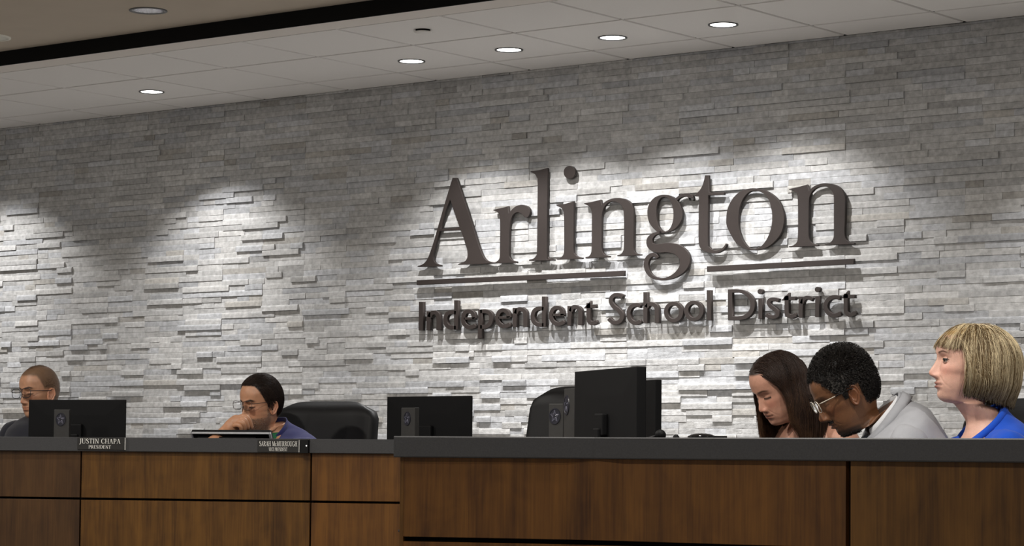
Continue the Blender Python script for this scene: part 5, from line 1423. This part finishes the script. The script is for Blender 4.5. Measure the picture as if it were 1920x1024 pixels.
hc5 = [c for c in P5.children if c.name.startswith('hair')][0]
rt = scalp_roots(14000, lambda x, y, z: scalp5(x, y, z) > .0, .003); rt[:, 2] = np.where(rt[:, 2] > .03, .03+(rt[:, 2]-.03)*.86, rt[:, 2])
crown = np.array([-.02, 0, .126])
dr = rt-crown; dr[:, 2] = 0; dr += rng.normal(size=dr.shape)*.010
dr /= np.linalg.norm(dr, axis=1, keepdims=True)+1e-9; dr[:, 2] = .10
bang = ((rt[:, 0] > .048)&(np.abs(rt[:, 1]) < .062))|((rt[:, 0] > -.005)&(np.abs(rt[:, 1]) < .05)&(rt[:, 2] > .09))
cl = .007+.012*rng.random(len(rt))+.012*np.clip(-rt[:, 0]/.1, 0, 1)
jit5 = rng.normal(size=len(rt))*.004
def guard5(q):
    xl = np.interp(q[:, 2], [-.12,-.05,0,.03,.05,.07,.09], [.034,.026,.023,.026,.034,.05,.12])+jit5; q = q.copy(); q[:, 0] = np.where(bang, q[:, 0], np.minimum(q[:, 0], xl)); return q
steps = 26
Ps = comb_env(H5, rt, dr, steps, .0098, Env((-.030,0,.002), (.132,.098,.117), -.05), rng.uniform(.93, 1.04, len(rt)), lambda s: .04+.03*min(s, 12), lead=4, guard=guard5, curl=.00015)
W = H5.w(Ps.reshape(-1, 3)).reshape(Ps.shape); L = H5.local(W.reshape(-1, 3)).reshape(W.shape)
# cut line: level under the jaw, fringe above the brows
out = np.empty_like(W)
cut_z = np.where(bang, .055+.020*np.abs(rt[:, 1])/.06*-1, -.092)+rng.normal(size=len(rt))*.004
# jaw-side cut slants lower towards the nape
cut_z = np.where(bang, cut_z, cut_z-.020*np.clip(-(rt[:, 0])/.1, 0, 1)+.004)
for i in range(len(rt)):
    zz = L[i, :, 2]; b_ = np.where(zz < cut_z[i])[0]; kend = b_[0] if len(b_) else steps
    if kend == 0: kend = 3
    src = np.linspace(0, kend, steps+1); f0 = np.floor(src).astype(int); f1 = np.minimum(f0+1, steps); fr_ = (src-f0)[:, None]
    out[i] = W[i][f0]*(1-fr_)+W[i][f1]*fr_
# tips curl under towards the neck
Lo = H5.local(out.reshape(-1, 3)).reshape(out.shape); cur = np.clip((-.045-Lo[:, :, 2])/.06, 0, 1)**1.6
Lo[:, :, 1] *= (1-.20*cur); Lo[:, :, 0] = Lo[:, :, 0]+cur*np.where(Lo[:, :, 0] > 0, .004, .012)
out = H5.w(Lo.reshape(-1, 3)).reshape(out.shape)
# highlights run in locks: colour by a noise of the root direction
az = np.arctan2(rt[:, 1], rt[:, 0]+.02); lockn = np.array([mnoise.noise(Vector((a*7, r[2]*3, 1)))*1.2 + .5*mnoise.noise(Vector((a*20, r[2]*8, 5))) for a, r in zip(az, rt)])
hl = 1/(1+np.exp(-(lockn-.0)*22)); lo_c = srgb(112,88,54); hi_c = srgb(250,232,192)
kk = np.linspace(0, 1, steps+1)[None, :, None]; hlm = hl[:, None, None]*(1-.45*kk)
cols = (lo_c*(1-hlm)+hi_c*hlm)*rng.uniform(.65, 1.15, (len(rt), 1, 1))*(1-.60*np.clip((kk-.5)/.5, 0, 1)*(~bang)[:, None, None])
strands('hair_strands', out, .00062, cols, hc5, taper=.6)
N5 = Vector(T5['neck'])
j5 = jacket(P5, T5, cobalt, [(1, N5+T5['l']*.22-UP*.31+T5['f']*.05, N5+T5['l']*.16-UP*.34+T5['f']*.27), (-1, N5-T5['l']*.22-UP*.31+T5['f']*.05, N5-T5['l']*.16-UP*.34+T5['f']*.27)], seed=9, wr=.005, z_top=-.012, zb_top=.048, neck_open=.082)
collar_ring(j5, T5, cobalt, .082, .076, .078, -.080, .020, .024, .006, a0=.15)
bm = bmesh.new(); bmesh.ops.create_icosphere(bm, subdivisions=3, radius=.0055, matrix=Matrix.Translation(H5.wp(-.008, .0745, -.066))); link('earring', bm_mesh('earring', bm), M['black'], P5, True)
# ------------------------------------------------------------------ light
def spot(name, loc, aim, energy, size, blend=.4, radius=.03, col=(1,.985,.97)):
    l = bpy.data.lights.new(name, 'SPOT'); l.energy = energy; l.spot_size = R(size); l.spot_blend = blend; l.shadow_soft_size = radius; l.color = col
    o = bpy.data.objects.new(name, l); COL.objects.link(o); o.location = loc
    d = Vector(aim)-Vector(loc); o.rotation_euler = d.to_track_quat('-Z', 'Y').to_euler(); return o
for x in LAMPX+[.305-3*.61, .305+9*.61]:
    spot('lamp_beam', (x, YLAMP, Z_C-.012), (x+.14, YLAMP+.06, 0), 74, 106, .45, .03)
    spot('lamp_core', (x, YLAMP, Z_C-.013), (x+.05, YLAMP+.05, 0), 92, 78, .9, .03)
def area(name, loc, aim, energy, size, col=(1,.95,.88)):
    l = bpy.data.lights.new(name, 'AREA'); l.shape = 'DISK'; l.size = size; l.energy = energy; l.color = col
    o = bpy.data.objects.new(name, l); COL.objects.link(o); o.location = loc
    d = Vector(aim)-Vector(loc); o.rotation_euler = d.to_track_quat('-Z', 'Y').to_euler(); return o
# the other recessed cans of the chamber's main ceiling
for cx_, cy_ in ((1.0,-4.6),(3.6,-4.6),(6.2,-4.6),(8.6,-4.6),(1.5,-7.6),(4.5,-7.6),(7.5,-7.6)):
    area('room_can', (cx_, cy_, Z_T-.01), (cx_, cy_, 0), 55, .17)
w = bpy.data.worlds.new('room_ambience'); scene.world = w; w.use_nodes = True
w.node_tree.nodes['Background'].inputs[0].default_value = (1, .95, .9, 1); w.node_tree.nodes['Background'].inputs[1].default_value = .235
vs = scene.view_settings; vs.view_transform = 'Standard'; vs.look = 'None'; vs.gamma = 1; vs.use_curve_mapping = False; vs.exposure = 0.0
